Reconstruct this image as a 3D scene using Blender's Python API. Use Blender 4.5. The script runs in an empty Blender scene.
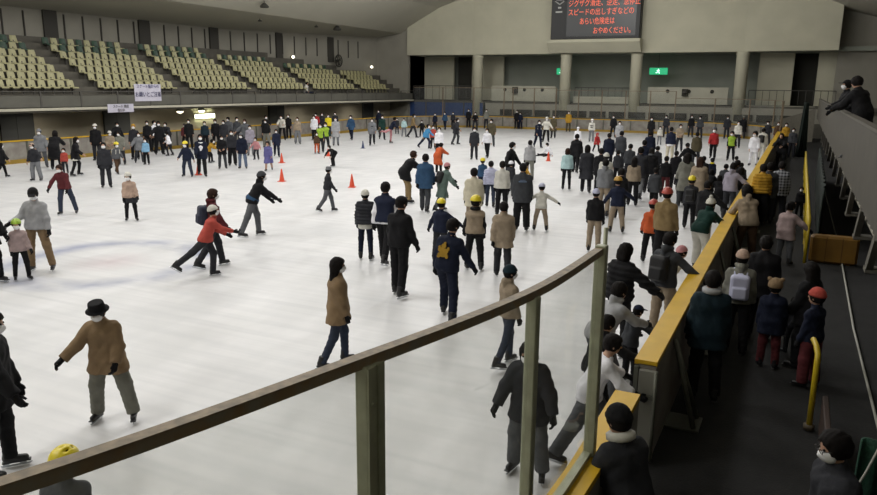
import bpy, math, random
import numpy as np
from mathutils import Matrix, Vector
random.seed(4)

# ------------------------------------------------------------------ camera, world, lights
scn = bpy.context.scene
COL = scn.collection
CAM_H = 3.8

def cam_setup():
    f_px, yaw, pitch, roll = 722.0, 0.4564, 0.2190, -0.0092
    c, s = math.cos(yaw), math.sin(yaw)
    fwd = Vector((-s*math.cos(pitch), c*math.cos(pitch), -math.sin(pitch)))
    rt = Vector((c, s, 0)); dn = fwd.cross(rt)
    r2 = math.cos(roll)*rt + math.sin(roll)*dn
    d2 = -math.sin(roll)*rt + math.cos(roll)*dn
    cam = bpy.data.cameras.new('camera')
    cam.sensor_width = 36.0
    cam.lens = 36.0*f_px/877.0
    cam.clip_end = 300
    cam.clip_start = 0.05
    o = bpy.data.objects.new('camera', cam); COL.objects.link(o)
    m = Matrix((( r2.x, -d2.x, -fwd.x, 0), (r2.y, -d2.y, -fwd.y, 0), (r2.z, -d2.z, -fwd.z, CAM_H), (0,0,0,1)))
    o.matrix_world = m
    scn.camera = o
cam_setup()

world = bpy.data.worlds.new('hall_air'); scn.world = world
world.use_nodes = True
world.node_tree.nodes['Background'].inputs[0].default_value = (0.95, 1.0, 0.93, 1)
world.node_tree.nodes['Background'].inputs[1].default_value = 0.0

scn.view_settings.view_transform = 'Standard'
scn.view_settings.look = 'None'
scn.view_settings.gamma = 1.0
scn.view_settings.use_curve_mapping = False
scn.view_settings.exposure = -0.10

def area(name, loc, sx, sy, power, color, spread=180, rot=(0,0,0)):
    l = bpy.data.lights.new(name, 'AREA'); l.shape = 'RECTANGLE'
    l.size = sx; l.size_y = sy; l.energy = power; l.color = color; l.spread = math.radians(spread)
    o = bpy.data.objects.new(name, l); COL.objects.link(o); o.location = loc; o.rotation_euler = rot
    return o
LAMP_ROWS = [(-26.5, 12.7), (-17.0, 13.2), (-9.0, 12.9)]
LAMP_YS = [0, 10.5, 21, 31.5, 42, 52]
for lx, ly, lz in ((3.5, -4.5, 10.0), (-7.0, -6.0, 11.5), (4.5, 8.0, 8.0)):  # unseen fill lights, added to brighten surfaces that face the camera
    pl_ = bpy.data.lights.new('side_fill_light', 'POINT'); pl_.energy = 330 if lz > 9 else 25; pl_.shadow_soft_size = 0.6; pl_.color = (1.0, 0.98, 0.92)
    po = bpy.data.objects.new('side_fill_light', pl_); COL.objects.link(po); po.location = (lx, ly, lz)
for lx, lz in LAMP_ROWS:
    for ly in LAMP_YS:
        area('hall_lamp_light', (lx, ly, lz-0.25), 1.6, 5.0, 150, (1.0, 0.985, 0.985), 160)
        pl_ = bpy.data.lights.new('hall_fill_light', 'POINT'); pl_.energy = 760; pl_.shadow_soft_size = 0.9; pl_.color = (1.0, 0.985, 0.985)  # all-round fill added at each lamp position to lift walls and ceiling
        po = bpy.data.objects.new('hall_fill_light', pl_); COL.objects.link(po); po.location = (lx, ly, lz-0.9)

# ------------------------------------------------------------------ materials
MATS = {}
def _srgb(h):
    c = [int(h[i:i+2], 16)/255 for i in (0, 2, 4)]
    return tuple(((x/12.92) if x <= 0.04045 else ((x+0.055)/1.055)**2.4) for x in c) + (1,)

def mat(key, hexc, rough=0.6, metal=0.0, noise=0.0, nscale=8.0, bump=0.0, bscale=40.0, stretch=None, emit=None, spec=None, dirt=None):
    if key in MATS: return MATS[key]
    m = bpy.data.materials.new(key); m.use_nodes = True
    nt = m.node_tree; b = nt.nodes['Principled BSDF']
    col = _srgb(hexc)
    b.inputs['Base Color'].default_value = col
    b.inputs['Roughness'].default_value = rough
    b.inputs['Metallic'].default_value = metal
    if spec is not None: b.inputs['Specular IOR Level'].default_value = spec
    tc = nt.nodes.new('ShaderNodeTexCoord')
    src = tc.outputs['Object']
    if stretch:
        mp = nt.nodes.new('ShaderNodeMapping'); mp.inputs['Scale'].default_value = stretch
        nt.links.new(src, mp.inputs['Vector']); src = mp.outputs['Vector']
    if noise or dirt:
        n = nt.nodes.new('ShaderNodeTexNoise'); n.inputs['Scale'].default_value = nscale
        n.inputs['Detail'].default_value = 5
        nt.links.new(src, n.inputs['Vector'])
        mx = nt.nodes.new('ShaderNodeMix'); mx.data_type = 'RGBA'
        if dirt:
            mx.inputs['A'].default_value = col; mx.inputs['B'].default_value = _srgb(dirt)
        else:
            mx.inputs['A'].default_value = tuple(c*(1-noise) for c in col[:3])+(1,)
            mx.inputs['B'].default_value = tuple(min(1, c*(1+noise)) for c in col[:3])+(1,)
        rp = nt.nodes.new('ShaderNodeValToRGB')
        rp.color_ramp.elements[0].position = 0.35; rp.color_ramp.elements[1].position = 0.68
        nt.links.new(n.outputs['Fac'], rp.inputs['Fac'])
        nt.links.new(rp.outputs['Color'], mx.inputs['Factor'])
        nt.links.new(mx.outputs['Result'], b.inputs['Base Color'])
    if bump:
        n2 = nt.nodes.new('ShaderNodeTexNoise'); n2.inputs['Scale'].default_value = bscale
        n2.inputs['Detail'].default_value = 4
        nt.links.new(src, n2.inputs['Vector'])
        bp = nt.nodes.new('ShaderNodeBump'); bp.inputs['Strength'].default_value = bump; bp.inputs['Distance'].default_value = 0.02
        nt.links.new(n2.outputs['Fac'], bp.inputs['Height']); nt.links.new(bp.outputs['Normal'], b.inputs['Normal'])
    if emit:
        b.inputs['Emission Color'].default_value = _srgb(emit[0]); b.inputs['Emission Strength'].default_value = emit[1]
    MATS[key] = m
    return m

# ------------------------------------------------------------------ object helpers
def link(o, parent=None):
    COL.objects.link(o)
    if parent is not None: o.parent = parent
    return o

def tag(o, label=None, cat=None, group=None, kind=None):
    if label: o['label'] = label
    if cat: o['category'] = cat
    if group: o['group'] = group
    if kind: o['kind'] = kind
    return o

def empty(name, loc=(0,0,0), rz=0.0, label=None, cat=None, group=None, kind=None):
    o = bpy.data.objects.new(name, None); COL.objects.link(o)
    o.location = loc; o.rotation_euler = (0, 0, rz); o.empty_display_size = 0.2
    return tag(o, label, cat, group, kind)

class MB:
    """collects boxes, tubes, prisms and lathes into one mesh"""
    def __init__(s): s.v = []; s.f = []; s.sm = []
    def add(s, vs, fs, smooth=False):
        b = len(s.v); s.v += [tuple(v) for v in vs]
        for f in fs: s.f.append([b+i for i in f]); s.sm.append(smooth)
        return s
    def box(s, x0, y0, z0, x1, y1, z1, M=None, c=0.0):
        if c > 0:   # chamfered box: octagonal profile in each vertical edge plus inset top and bottom
            xs = [(x0+c, y0), (x1-c, y0), (x1, y0+c), (x1, y1-c), (x1-c, y1), (x0+c, y1), (x0, y1-c), (x0, y0+c)]
            cx, cy = (x0+x1)/2, (y0+y1)/2
            def ring(z, i):
                out = []
                for (x, y) in xs:
                    out.append((x+(i if x < cx else -i), y+(i if y < cy else -i), z))
                return out
            V = ring(z0, c)+ring(z0+c, 0)+ring(z1-c, 0)+ring(z1, c)
            F = [list(range(7, -1, -1)), list(range(24, 32))]
            for r in range(3):
                for i in range(8): F.append([r*8+i, r*8+(i+1) % 8, (r+1)*8+(i+1) % 8, (r+1)*8+i])
        else:
            V = [(x0,y0,z0),(x1,y0,z0),(x1,y1,z0),(x0,y1,z0),(x0,y0,z1),(x1,y0,z1),(x1,y1,z1),(x0,y1,z1)]
            F = [[0,3,2,1],[4,5,6,7],[0,1,5,4],[1,2,6,5],[2,3,7,6],[3,0,4,7]]
        if M is not None: V = [tuple(M @ Vector(v)) for v in V]
        return s.add(V, F)
    def prism(s, poly, axis, a, b):
        """poly: list of (u,v) ; axis 'x','y','z' extruded from a to b"""
        n = len(poly)
        def P(u, v, w):
            return {'x': (w, u, v), 'y': (u, w, v), 'z': (u, v, w)}[axis]
        V = [P(u, v, a) for u, v in poly]+[P(u, v, b) for u, v in poly]
        F = [list(range(n))[::-1], list(range(n, 2*n))]+[[i, (i+1) % n, n+(i+1) % n, n+i] for i in range(n)]
        return s.add(V, F)
    def tube(s, pts, r, n=8, cap=True):
        pts = [Vector(p) for p in pts]
        rs = r if isinstance(r, (list, tuple)) else [r]*len(pts)
        V = []
        prev = None
        for i, p in enumerate(pts):
            if i == 0: d = pts[1]-p
            elif i == len(pts)-1: d = p-pts[-2]
            else: d = (pts[i+1]-p).normalized()+(p-pts[i-1]).normalized()
            d.normalize()
            if prev is None:
                u = d.cross(Vector((0, 0, 1)))
                if u.length < 1e-3: u = Vector((1, 0, 0))
            else:
                u = prev-d*prev.dot(d)
            u.normalize(); w = d.cross(u); prev = u
            for k in range(n):
                a = 2*math.pi*k/n
                V.append(p+(u*math.cos(a)+w*math.sin(a))*rs[i])
        F = []
        for i in range(len(pts)-1):
            for k in range(n):
                F.append([i*n+k, i*n+(k+1) % n, (i+1)*n+(k+1) % n, (i+1)*n+k])
        if cap: F += [list(range(n))[::-1], [(len(pts)-1)*n+k for k in range(n)]]
        return s.add(V, F, True)
    def lathe(s, prof, center=(0,0,0), n=16):
        cx, cy, cz = center; V = []; F = []
        for (r, z) in prof:
            for k in range(n):
                a = 2*math.pi*k/n; V.append((cx+r*math.cos(a), cy+r*math.sin(a), cz+z))
        for i in range(len(prof)-1):
            for k in range(n): F.append([i*n+k, i*n+(k+1) % n, (i+1)*n+(k+1) % n, (i+1)*n+k])
        F += [list(range(n))[::-1], [(len(prof)-1)*n+k for k in range(n)]]
        return s.add(V, F, True)
    def mesh(s, name):
        me = bpy.data.meshes.new(name); me.from_pydata(s.v, [], s.f)
        me.polygons.foreach_set('use_smooth', s.sm); me.update()
        return me
    def build(s, name, m, parent=None, kind=None):
        me = s.mesh(name); me.materials.append(m)
        o = bpy.data.objects.new(name, me); link(o, parent)
        if kind: o['kind'] = kind
        return o

def inst(name, me, m, parent=None, loc=(0,0,0), rot=(0,0,0), mw=None):
    """an object on shared mesh data with its own material"""
    if len(me.materials) == 0: me.materials.append(None)
    o = bpy.data.objects.new(name, me); link(o, parent)
    if mw is not None: o.matrix_local = mw
    else: o.location = loc; o.rotation_euler = rot
    o.material_slots[0].link = 'OBJECT'; o.material_slots[0].material = m
    return o
# ------------------------------------------------------------------ smooth bodies and clothes: distance fields meshed by surface nets
def surfnet(fn, lo, hi, h):
    lo = np.array(lo, float)-2*h; hi = np.array(hi, float)+2*h
    n = np.ceil((hi-lo)/h).astype(int)+1
    ax = [lo[i]+h*np.arange(n[i]) for i in range(3)]
    X, Y, Z = np.meshgrid(*ax, indexing='ij')
    P = np.stack([X, Y, Z], -1).astype(np.float32)
    v = fn(P.reshape(-1, 3)).reshape(n)
    s = v < 0
    sh = tuple(n-1)
    cnt = np.zeros(sh, np.int8)
    def cor(a, i, j, k): return a[i:i+sh[0], j:j+sh[1], k:k+sh[2]]
    for i in (0, 1):
        for j in (0, 1):
            for k in (0, 1): cnt += cor(s, i, j, k)
    act = (cnt > 0) & (cnt < 8)
    ci = np.argwhere(act)
    if len(ci) == 0: return [], []
    acc = np.zeros((len(ci), 3)); w = np.zeros(len(ci))
    for axis in range(3):
        o = [a for a in range(3) if a != axis]
        for p in (0, 1):
            for q in (0, 1):
                c0 = [0, 0, 0]; c0[o[0]] = p; c0[o[1]] = q
                c1 = list(c0); c1[axis] = 1
                a = v[ci[:, 0]+c0[0], ci[:, 1]+c0[1], ci[:, 2]+c0[2]]
                b = v[ci[:, 0]+c1[0], ci[:, 1]+c1[1], ci[:, 2]+c1[2]]
                m = (a < 0) != (b < 0)
                t = np.where(m, a/np.where(m, a-b, 1), 0)
                pt = np.tile(np.array(c0, float), (len(ci), 1)); pt[:, axis] += t
                acc[m] += pt[m]; w[m] += 1
    V = lo+h*(ci+acc/w[:, None])
    idx = -np.ones(sh, int); idx[act] = np.arange(len(ci))
    F = []
    for axis in range(3):
        o = [(axis+1) % 3, (axis+2) % 3]
        sl0 = [slice(1, n[a]-1) for a in range(3)]; sl0[axis] = slice(0, n[axis]-1)
        sl1 = list(sl0); sl1[axis] = slice(1, n[axis])
        a = s[tuple(sl0)]; b = s[tuple(sl1)]
        e = np.argwhere(a != b)
        off = np.array([1, 1, 1]); off[axis] = 0
        e = e+off
        sg = s[e[:, 0], e[:, 1], e[:, 2]]
        def cell(du, dv):
            d = e.copy(); d[:, o[0]] -= du; d[:, o[1]] -= dv
            return idx[d[:, 0], d[:, 1], d[:, 2]]
        q = np.stack([cell(1, 1), cell(0, 1), cell(0, 0), cell(1, 0)], 1)
        q[~sg] = q[~sg][:, ::-1]
        F.append(q)
    F = np.concatenate(F)
    return V, F

def cap(P, a, b, ra, rb):
    a = np.asarray(a, np.float32); b = np.asarray(b, np.float32); ba = b-a
    t = np.clip(((P-a) @ ba)/max(1e-9, float(ba @ ba)), 0, 1)
    d = P-a-t[:, None]*ba
    return np.sqrt((d*d).sum(1))-(ra+(rb-ra)*t)
def ell(P, c, r, M=None):
    q = P-np.asarray(c, np.float32)
    if M is not None: q = q @ M
    r = np.asarray(r, np.float32)
    k0 = np.sqrt(((q/r)**2).sum(1)); k1 = np.sqrt(((q/(r*r))**2).sum(1))+1e-6
    return k0*(k0-1)/k1
def rbox(P, c, b, r, M=None):
    q = P-np.asarray(c, np.float32)
    if M is not None: q = q @ M
    q = np.abs(q)-(np.asarray(b, np.float32)-r)
    return np.sqrt((np.maximum(q, 0)**2).sum(1))+np.minimum(q.max(1), 0)-r
def smin(a, b, k):
    h = np.clip(0.5+0.5*(b-a)/k, 0, 1)
    return b+(a-b)*h-k*h*(1-h)
def smax(a, b, k): return -smin(-a, -b, k)

def rx(a): c, s = math.cos(a), math.sin(a); return np.array([[1,0,0],[0,c,-s],[0,s,c]])
def ry(a): c, s = math.cos(a), math.sin(a); return np.array([[c,0,s],[0,1,0],[-s,0,c]])
def rz(a): c, s = math.cos(a), math.sin(a); return np.array([[c,-s,0],[s,c,0],[0,0,1]])
D = math.radians

# a pose: lean forward, side lean, twist; legs (flex, abduct, knee) left then right; arms (fwd1, out1, fwd2, out2); head (yaw, pitch down)
POSES = {
 'stand':    dict(legs=((2,4,3),(-2,4,3)), arms=((5,9,18,5),(3,9,14,6))),
 'stand2':   dict(lean=3, legs=((8,7,12),(-4,6,4)), arms=((8,14,35,8),(-5,10,20,4)), head=(20,8)),
 'chat':     dict(lean=2, legs=((3,6,4),(3,6,4)), arms=((10,10,70,-20),(8,10,60,-16)), head=(-15,10)),
 'glide':    dict(lean=13, legs=((22,6,34),(8,10,26)), arms=((18,32,35,28),(12,36,30,30)), head=(0,-4)),
 'glide2':   dict(lean=9, legs=((16,12,24),(-2,14,16)), arms=((-12,24,8,20),(24,22,52,8)), head=(12,4)),
 'stride':   dict(lean=20, legs=((30,4,38),(-32,12,10)), arms=((30,14,55,6),(-28,16,-12,10)), head=(0,-12)),
 'stride2':  dict(lean=15, legs=((-26,10,12),(24,5,30)), arms=((-22,14,-8,10),(28,14,52,4)), head=(0,-8)),
 'walk':     dict(lean=5, legs=((20,3,10),(-16,3,18)), arms=((-18,9,-4,5),(18,9,34,4)), head=(0,2)),
 'walk2':    dict(lean=6, legs=((-17,3,16),(19,4,9)), arms=((16,10,36,4),(-16,10,0,6)), head=(8,4)),
 'balance':  dict(lean=12, legs=((14,12,22),(8,12,20)), arms=((10,58,14,52),(10,60,16,54)), head=(0,10)),
 'balance2': dict(lean=6, legs=((10,8,16),(4,10,12)), arms=((14,30,24,26),(20,52,26,46)), head=(-12,8)),
 'reach':    dict(lean=20, legs=((20,5,22),(-22,8,8)), arms=((48,8,62,4),(20,20,40,14)), head=(0,-8)),
 'holdside': dict(lean=6, legs=((8,6,12),(0,8,8)), arms=((10,16,24,8),(24,44,38,38)), head=(10,8)),
 'holdside2':dict(lean=7, legs=((0,8,8),(8,6,12)), arms=((24,46,40,40),(8,14,20,8)), head=(-10,8)),
 'lean':     dict(lean=36, legs=((24,8,22),(16,8,18)), arms=((52,14,74,-4),(50,14,70,-6)), head=(0,-14)),
 'leanfar':  dict(lean=52, legs=((34,8,24),(22,10,18)), arms=((70,16,84,2),(66,16,84,0)), head=(0,-20)),
 'bend':     dict(lean=58, legs=((38,9,42),(18,10,30)), arms=((40,22,30,14),(30,26,24,18)), head=(0,-20)),
 'crouch':   dict(lean=40, legs=((72,10,88),(60,12,84)), arms=((46,20,60,10),(44,24,60,12)), head=(0,-14)),
 'sit':      dict(lean=16, legs=((86,14,60),(82,16,30)), arms=((-20,24,-6,18),(24,20,50,8)), head=(10,12), ground=True),
 'spin':     dict(lean=26, legs=((2,4,6),(-62,18,34)), arms=((16,50,26,44),(20,30,54,6)), head=(0,-10)),
 'phone':    dict(lean=4, legs=((3,5,4),(-2,6,3)), arms=((22,12,98,-22),(20,12,94,-20)), head=(0,26)),
 'pockets':  dict(lean=-2, legs=((4,5,4),(-2,5,4)), arms=((-10,16,18,-4),(-10,16,18,-4)), head=(24,2)),
 # individual poses of the people nearest the glass
 'bucket':   dict(lean=13, twist=0, legs=((10,18,10),(6,9,14)), arms=((4,10,38,-2),(22,34,44,34)), head=(10,12)),
 'leanarms': dict(lean=20, legs=((12,6,12),(4,6,8)), arms=((36,14,70,-10),(36,14,72,-12)), head=(0,6)),
 'glassesman': dict(lean=2, legs=((4,5,4),(-2,5,4)), arms=((-6,12,14,0),(-6,12,14,0)), head=(0,14)),
 'leftedge': dict(lean=4, legs=((4,5,4),(-3,5,4)), arms=((6,10,20,6),(24,14,34,10)), head=(0,8)),
 'tancoat':  dict(lean=-1, legs=((14,5,12),(-13,6,12)), arms=((4,6,14,2),(4,6,16,2)), head=(8,4)),
 'blackglass': dict(lean=12, legs=((14,9,20),(4,8,14)), arms=((8,24,18,14),(4,26,22,18)), head=(0,16)),
 'emblem':   dict(lean=12, side=4, legs=((32,4,30),(-20,12,8)), arms=((2,18,10,10),(14,22,24,24)), head=(24,6)),
 'capblack': dict(lean=4, legs=((10,4,8),(-8,4,8)), arms=((2,10,16,4),(4,14,24,10)), head=(16,10)),
 'redjacket':dict(lean=22, legs=((22,5,26),(-48,6,6)), arms=((26,10,58,4),(50,6,74,-6)), head=(0,-16)),
 'hoodpush': dict(lean=28, legs=((18,6,14),(-22,8,2)), arms=((30,12,44,8),(46,14,52,12)), head=(0,-10)),
 'greyman':  dict(lean=4, side=-4, legs=((10,14,14),(4,6,8)), arms=((6,12,10,8),(16,24,60,34)), head=(-10,22)),
 'maroonsw': dict(lean=22, side=0, legs=((6,20,8),(18,4,14)), arms=((14,8,28,2),(24,30,20,20)), head=(12,10)),
 'whitetee': dict(lean=24, legs=((34,6,20),(-28,8,4)), arms=((42,20,60,10),(34,12,58,6)), head=(0,4)),
 'railreach':dict(lean=16, legs=((12,8,12),(8,8,12)), arms=((20,18,60,8),(52,34,66,30)), head=(0,6)),
}

def dirv(f, a, side): return np.array([side*math.sin(a), math.sin(f)*math.cos(a), -math.cos(f)*math.cos(a)])

def skeleton(pose, kid=False):
    p = dict(lean=0, side=0, twist=0, legs=((0,4,2),(0,4,2)), arms=((4,8,12,4),(4,8,12,4)), head=(0,0), ground=False)
    p.update(POSES[pose])
    S = {}
    T = rz(D(p['twist'])) @ ry(D(p['side'])) @ rx(-D(p['lean']))
    S['T'] = T
    pel = np.zeros(3)
    S['pel'] = pel
    up = T @ np.array([0, 0, 1.]); lat = T @ np.array([1., 0, 0]); fw = T @ np.array([0, 1., 0])
    S['up'], S['lat'], S['fw'] = up, lat, fw
    S['chest'] = pel+up*0.33; S['neck'] = pel+up*0.49
    S['hip'] = [np.array([sd*0.085, 0, -0.03]) for sd in (-1, 1)]
    S['knee'], S['ank'], S['toe'] = [], [], []
    tl, sl = (0.40, 0.40) if kid else (0.43, 0.43)
    for i, sd in enumerate((-1, 1)):
        f, a, k = [D(x) for x in p['legs'][i]]
        kn = S['hip'][i]+tl*dirv(f, a, sd)
        an = kn+sl*dirv(f-k, a*0.6, sd)
        S['knee'].append(kn); S['ank'].append(an)
        td = np.array([sd*0.22, 1, 0.0]); pitch = min(0.0, (f-k)+0.25)*0.9
        td = np.array([sd*0.22, math.cos(pitch), math.sin(pitch)]); td /= np.linalg.norm(td)
        S['toe'].append(td)
    zz = min(a[2] for a in S['ank'])
    dz = 0.135-zz
    if p['ground']: dz = 0.16
    for k in ('pel', 'chest', 'neck'): S[k] = S[k]+[0, 0, dz]
    for k in ('hip', 'knee', 'ank'): S[k] = [q+[0, 0, dz] for q in S[k]]
    if p['ground']:
        for i in (0, 1):
            for k in ('knee', 'ank'):
                if S[k][i][2] < 0.09: S[k][i][2] = 0.09
    S['sho'] = [S['pel']+up*0.402+lat*sd*(0.146 if not kid else 0.138) for sd in (-1, 1)]
    S['elb'], S['wri'], S['hd'] = [], [], []
    for i, sd in enumerate((-1, 1)):
        f1, a1, f2, a2 = [D(x) for x in p['arms'][i]]
        e = S['sho'][i]+0.275*(rz(D(p['twist'])) @ dirv(f1, a1, sd))
        d2 = rz(D(p['twist'])) @ dirv(f2, a2, sd)
        S['elb'].append(e); S['wri'].append(e+0.245*d2); S['hd'].append(d2)
    hy, hp = p['head']
    # the head keeps itself nearly level however far the trunk leans
    H = rz(D(p['twist']-hy)) @ rx(-D(p['lean']*0.35+hp))
    S['H'] = H
    S['hs'] = 1.24 if kid else 1.07
    S['hc'] = S['neck']+up*0.055+H @ np.array([0, 0.012, 0.10*S['hs']])
    S['top'] = S['hc'][2]+0.125*S['hs']
    return S

def head_sdf(P, S, fat=0.0):
    k = S['hs']; q = ((P-S['hc'].astype(np.float32)) @ S['H'].astype(np.float32))/k
    d = ell(q, (0, -0.008, 0.022), (0.074, 0.092, 0.092))
    d = smin(d, ell(q, (0, 0.022, -0.038), (0.058, 0.066, 0.075)), 0.03)      # jaw
    d = smin(d, cap(q, (0, 0.085, 0.01), (0, 0.106, -0.022), 0.008, 0.013), 0.012)   # nose
    d = smin(d, cap(q, (-0.02, 0.082, -0.055), (0.02, 0.082, -0.055), 0.007, 0.007), 0.008)  # lips
    for sx in (-1, 1):
        d = smin(d, ell(q, (sx*0.077, -0.008, -0.008), (0.010, 0.022, 0.032)), 0.008)  # ear
        d = smax(d, -ell(q, (sx*0.030, 0.096, 0.012), (0.017, 0.014, 0.011)), 0.010)   # eye socket
    return (d-fat)*k

def limb(P, a, b, c, r0, r1, r2, k=0.03): return smin(cap(P, a, b, r0, r1), cap(P, b, c, r1, r2), k)

def body_sdf(S):
    def fn(P):
        up, lat = S['up'], S['lat']
        d = head_sdf(P, S)
        d = smin(d, cap(P, S['neck']-up*0.03, S['hc']-up*0.04, 0.055, 0.048), 0.03)
        for sd in (-1, 1):
            d = smin(d, cap(P, S['pel']+lat*sd*0.055, S['chest']+lat*sd*0.06, 0.085, 0.09), 0.05)
            d = smin(d, cap(P, S['neck']-up*0.03, S['sho'][(sd+1)//2], 0.05, 0.05), 0.05)
        for i in (0, 1):
            d = smin(d, limb(P, S['sho'][i], S['elb'][i], S['wri'][i], 0.048, 0.038, 0.026), 0.03)
            d = smin(d, limb(P, S['hip'][i], S['knee'][i], S['ank'][i], 0.075, 0.052, 0.036), 0.04)
            A = S['ank'][i]; d = smin(d, cap(P, A-[0, 0, 0.035], A-[0, 0, 0.045]+S['toe'][i]*0.10, 0.028, 0.02), 0.02)
            w = S['wri'][i]; h = S['hd'][i]
            d = smin(d, cap(P, w, w+h*0.07, 0.027, 0.033), 0.015)     # palm
        return d
    return fn

def frame_of(d, side):
    z = -d/np.linalg.norm(d)
    x = np.cross([0, 1, 0.2], z); x /= np.linalg.norm(x); y = np.cross(z, x)
    return np.stack([x, y, z], 1)

def fingers(S, fat=0.0, n=5):
    """five tapered, bent fingers per hand, rooted in the palm; thumb leaves its side"""
    mb = MB()
    for i, sd in enumerate((-1, 1)):
        w = S['wri'][i]; h = S['hd'][i]/np.linalg.norm(S['hd'][i])
        lat = np.cross(h, [sd*1.0, 0.0, 0.15]); lat /= np.linalg.norm(lat)      # across the palm, front to back
        if lat[1] < 0: lat = -lat
        cur = np.cross(h, lat); 
        if cur[0]*sd > 0: cur = -cur                                            # curl inwards
        for k, (o, L) in enumerate(((0.027, 0.066), (0.010, 0.074), (-0.008, 0.070), (-0.025, 0.055))):
            b = w+h*0.075+lat*o
            p1 = b+h*L*0.5+cur*0.006; p2 = p1+h*L*0.36+cur*L*0.32; p3 = p2+h*L*0.12+cur*L*0.34
            mb.tube([b-h*0.03, p1, p2, p3], [0.0095+fat, 0.009+fat, 0.008+fat, 0.0055+fat], n)
        b = w+h*0.02+lat*0.02
        p1 = b+h*0.035+lat*0.030+cur*0.012; p2 = p1+h*0.034+lat*0.008+cur*0.010
        mb.tube([b, p1, p2], [0.012+fat, 0.011+fat, 0.008+fat], n)
    return mb

def jacket_sdf(S, style):
    long_ = {'jk': 0.10, 'hood': 0.10, 'puff': 0.08, 'coat': 0.24, 'long': 0.46, 'tee': 0.13, 'vest': 0.06, 'crop': 0.02}[style]
    thick = {'puff': 0.026, 'tee': 0.004, 'vest': 0.02, 'coat': 0.024, 'long': 0.022}.get(style, 0.008)
    def fn(P):
        up, lat, fw = S['up'], S['lat'], S['fw']
        pel = S['pel']; t = thick
        wob = 0.006*np.sin(P[:, 2]*34+P[:, 0]*21+np.sin(P[:, 1]*30)*1.3)*np.cos(P[:, 0]*25-P[:, 1]*31)
        if style == 'puff': wob = wob*0.5+0.009*np.sin(P @ up.astype(np.float32)*2*math.pi/0.085)
        d = None
        for sd in (-1, 1):
            c = cap(P, pel+lat*sd*0.062, S['chest']+lat*sd*0.072, 0.112+t, 0.112+t)
            d = c if d is None else smin(d, c, 0.05)
            d = smin(d, cap(P, S['chest']+lat*sd*0.06+up*0.04, S['sho'][(sd+1)//2]-up*0.02, 0.092+t, 0.060+t), 0.05)
            d = smin(d, cap(P, S['neck']-up*0.030, S['sho'][(sd+1)//2]-up*0.006, 0.052+t*0.6, 0.050+t*0.8), 0.05)
        # skirt of the coat follows the thighs
        for i, sd in enumerate((-1, 1)):
            hd = S['knee'][i]-S['hip'][i]; hd = hd/np.linalg.norm(hd)
            mix = 0.6 if long_ > 0.3 else 0.8
            tgt = np.array([0, 0, -1.])*(1-mix)+hd*mix; tgt /= np.linalg.norm(tgt)
            a = pel+lat*sd*0.06; b = a+tgt*max(0.02, long_)
            d = smin(d, cap(P, a, b, 0.118+t, 0.118+t+long_*0.10), 0.09)
        # clean hem, square to the trunk and hips
        hn = (up+np.array([0, 0, 1.]))/2; hn /= np.linalg.norm(hn)
        hem = pel-hn*long_
        cut = -((P-hem.astype(np.float32)) @ hn.astype(np.float32))
        d = smax(d, cut-0.0, 0.012)
        # collar opening
        for i in (0, 1):
            e = S['wri'][i]
            if style == 'vest': continue
            if style == 'tee':
                s_ = smin(limb(P, S['sho'][i], S['elb'][i], S['elb'][i]+(S['wri'][i]-S['elb'][i])*0.55, 0.072, 0.066, 0.062), d*0+9, 0.01)
            else:
                s_ = limb(P, S['sho'][i], S['elb'][i], e, 0.063+t*0.9, 0.056+t, 0.045+t)
            hdv = S['hd'][i]
            lim = ((P-(e-hdv*0.005).astype(np.float32)) @ hdv.astype(np.float32))
            s_ = smax(s_, lim, 0.008)
            d = smin(d, s_, 0.035)
        neck = S['neck']+up*0.0
        d = smin(d, cap(P, S['neck']-up*0.04, S['neck']+up*(0.045 if style != 'tee' else 0.0)+fw*0.008, 0.070, 0.060+t*0.5), 0.03)
        top = ((P-(S['neck']+up*(0.062 if style != 'tee' else 0.02)).astype(np.float32)) @ up.astype(np.float32))
        near = cap(P, S['neck'], S['neck']+up*0.2, 0.09, 0.09)
        d = np.where(near < 0.02, smax(d, top, 0.01), d)
        if style == 'hood':
            c = S['neck']-fw*0.075+up*0.035
            for sd in (-1, 1):
                d = smin(d, cap(P, c, c+lat*sd*0.075+fw*0.06+up*0.012, 0.052, 0.034), 0.025)
            d = smin(d, cap(P, c, c-up*0.085-fw*0.018, 0.05, 0.03), 0.03)
        return d+wob
    return fn

def trouser_sdf(S, style):
    w = {'slim': 0.0, 'tr': 0.010, 'wide': 0.026, 'skirt': 0.0}[style]
    def fn(P):
        up, lat = S['up'], S['lat']
        d = None
        for sd in (-1, 1):
            c = cap(P, S['pel']+lat*sd*0.05-np.array([0, 0, 0.02]), S['pel']+lat*sd*0.055+up*0.06, 0.108, 0.10)
            d = c if d is None else smin(d, c, 0.05)
        for i in (0, 1):
            a = S['ank'][i]
            l = limb(P, S['hip'][i], S['knee'][i], a, 0.094+w, 0.068+w, 0.056+w*1.2, 0.04)
            sh = (a-S['knee'][i]); sh = sh/np.linalg.norm(sh)
            cut = ((P-(a+sh*0.015).astype(np.float32)) @ sh.astype(np.float32))
            fold = 0.0022*np.sin(P @ sh.astype(np.float32)*75+P[:, 0]*45+P[:, 1]*30)
            l = smax(l+fold, cut, 0.01)
            d = smin(d, l, 0.035)
        return d
    return fn

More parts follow.
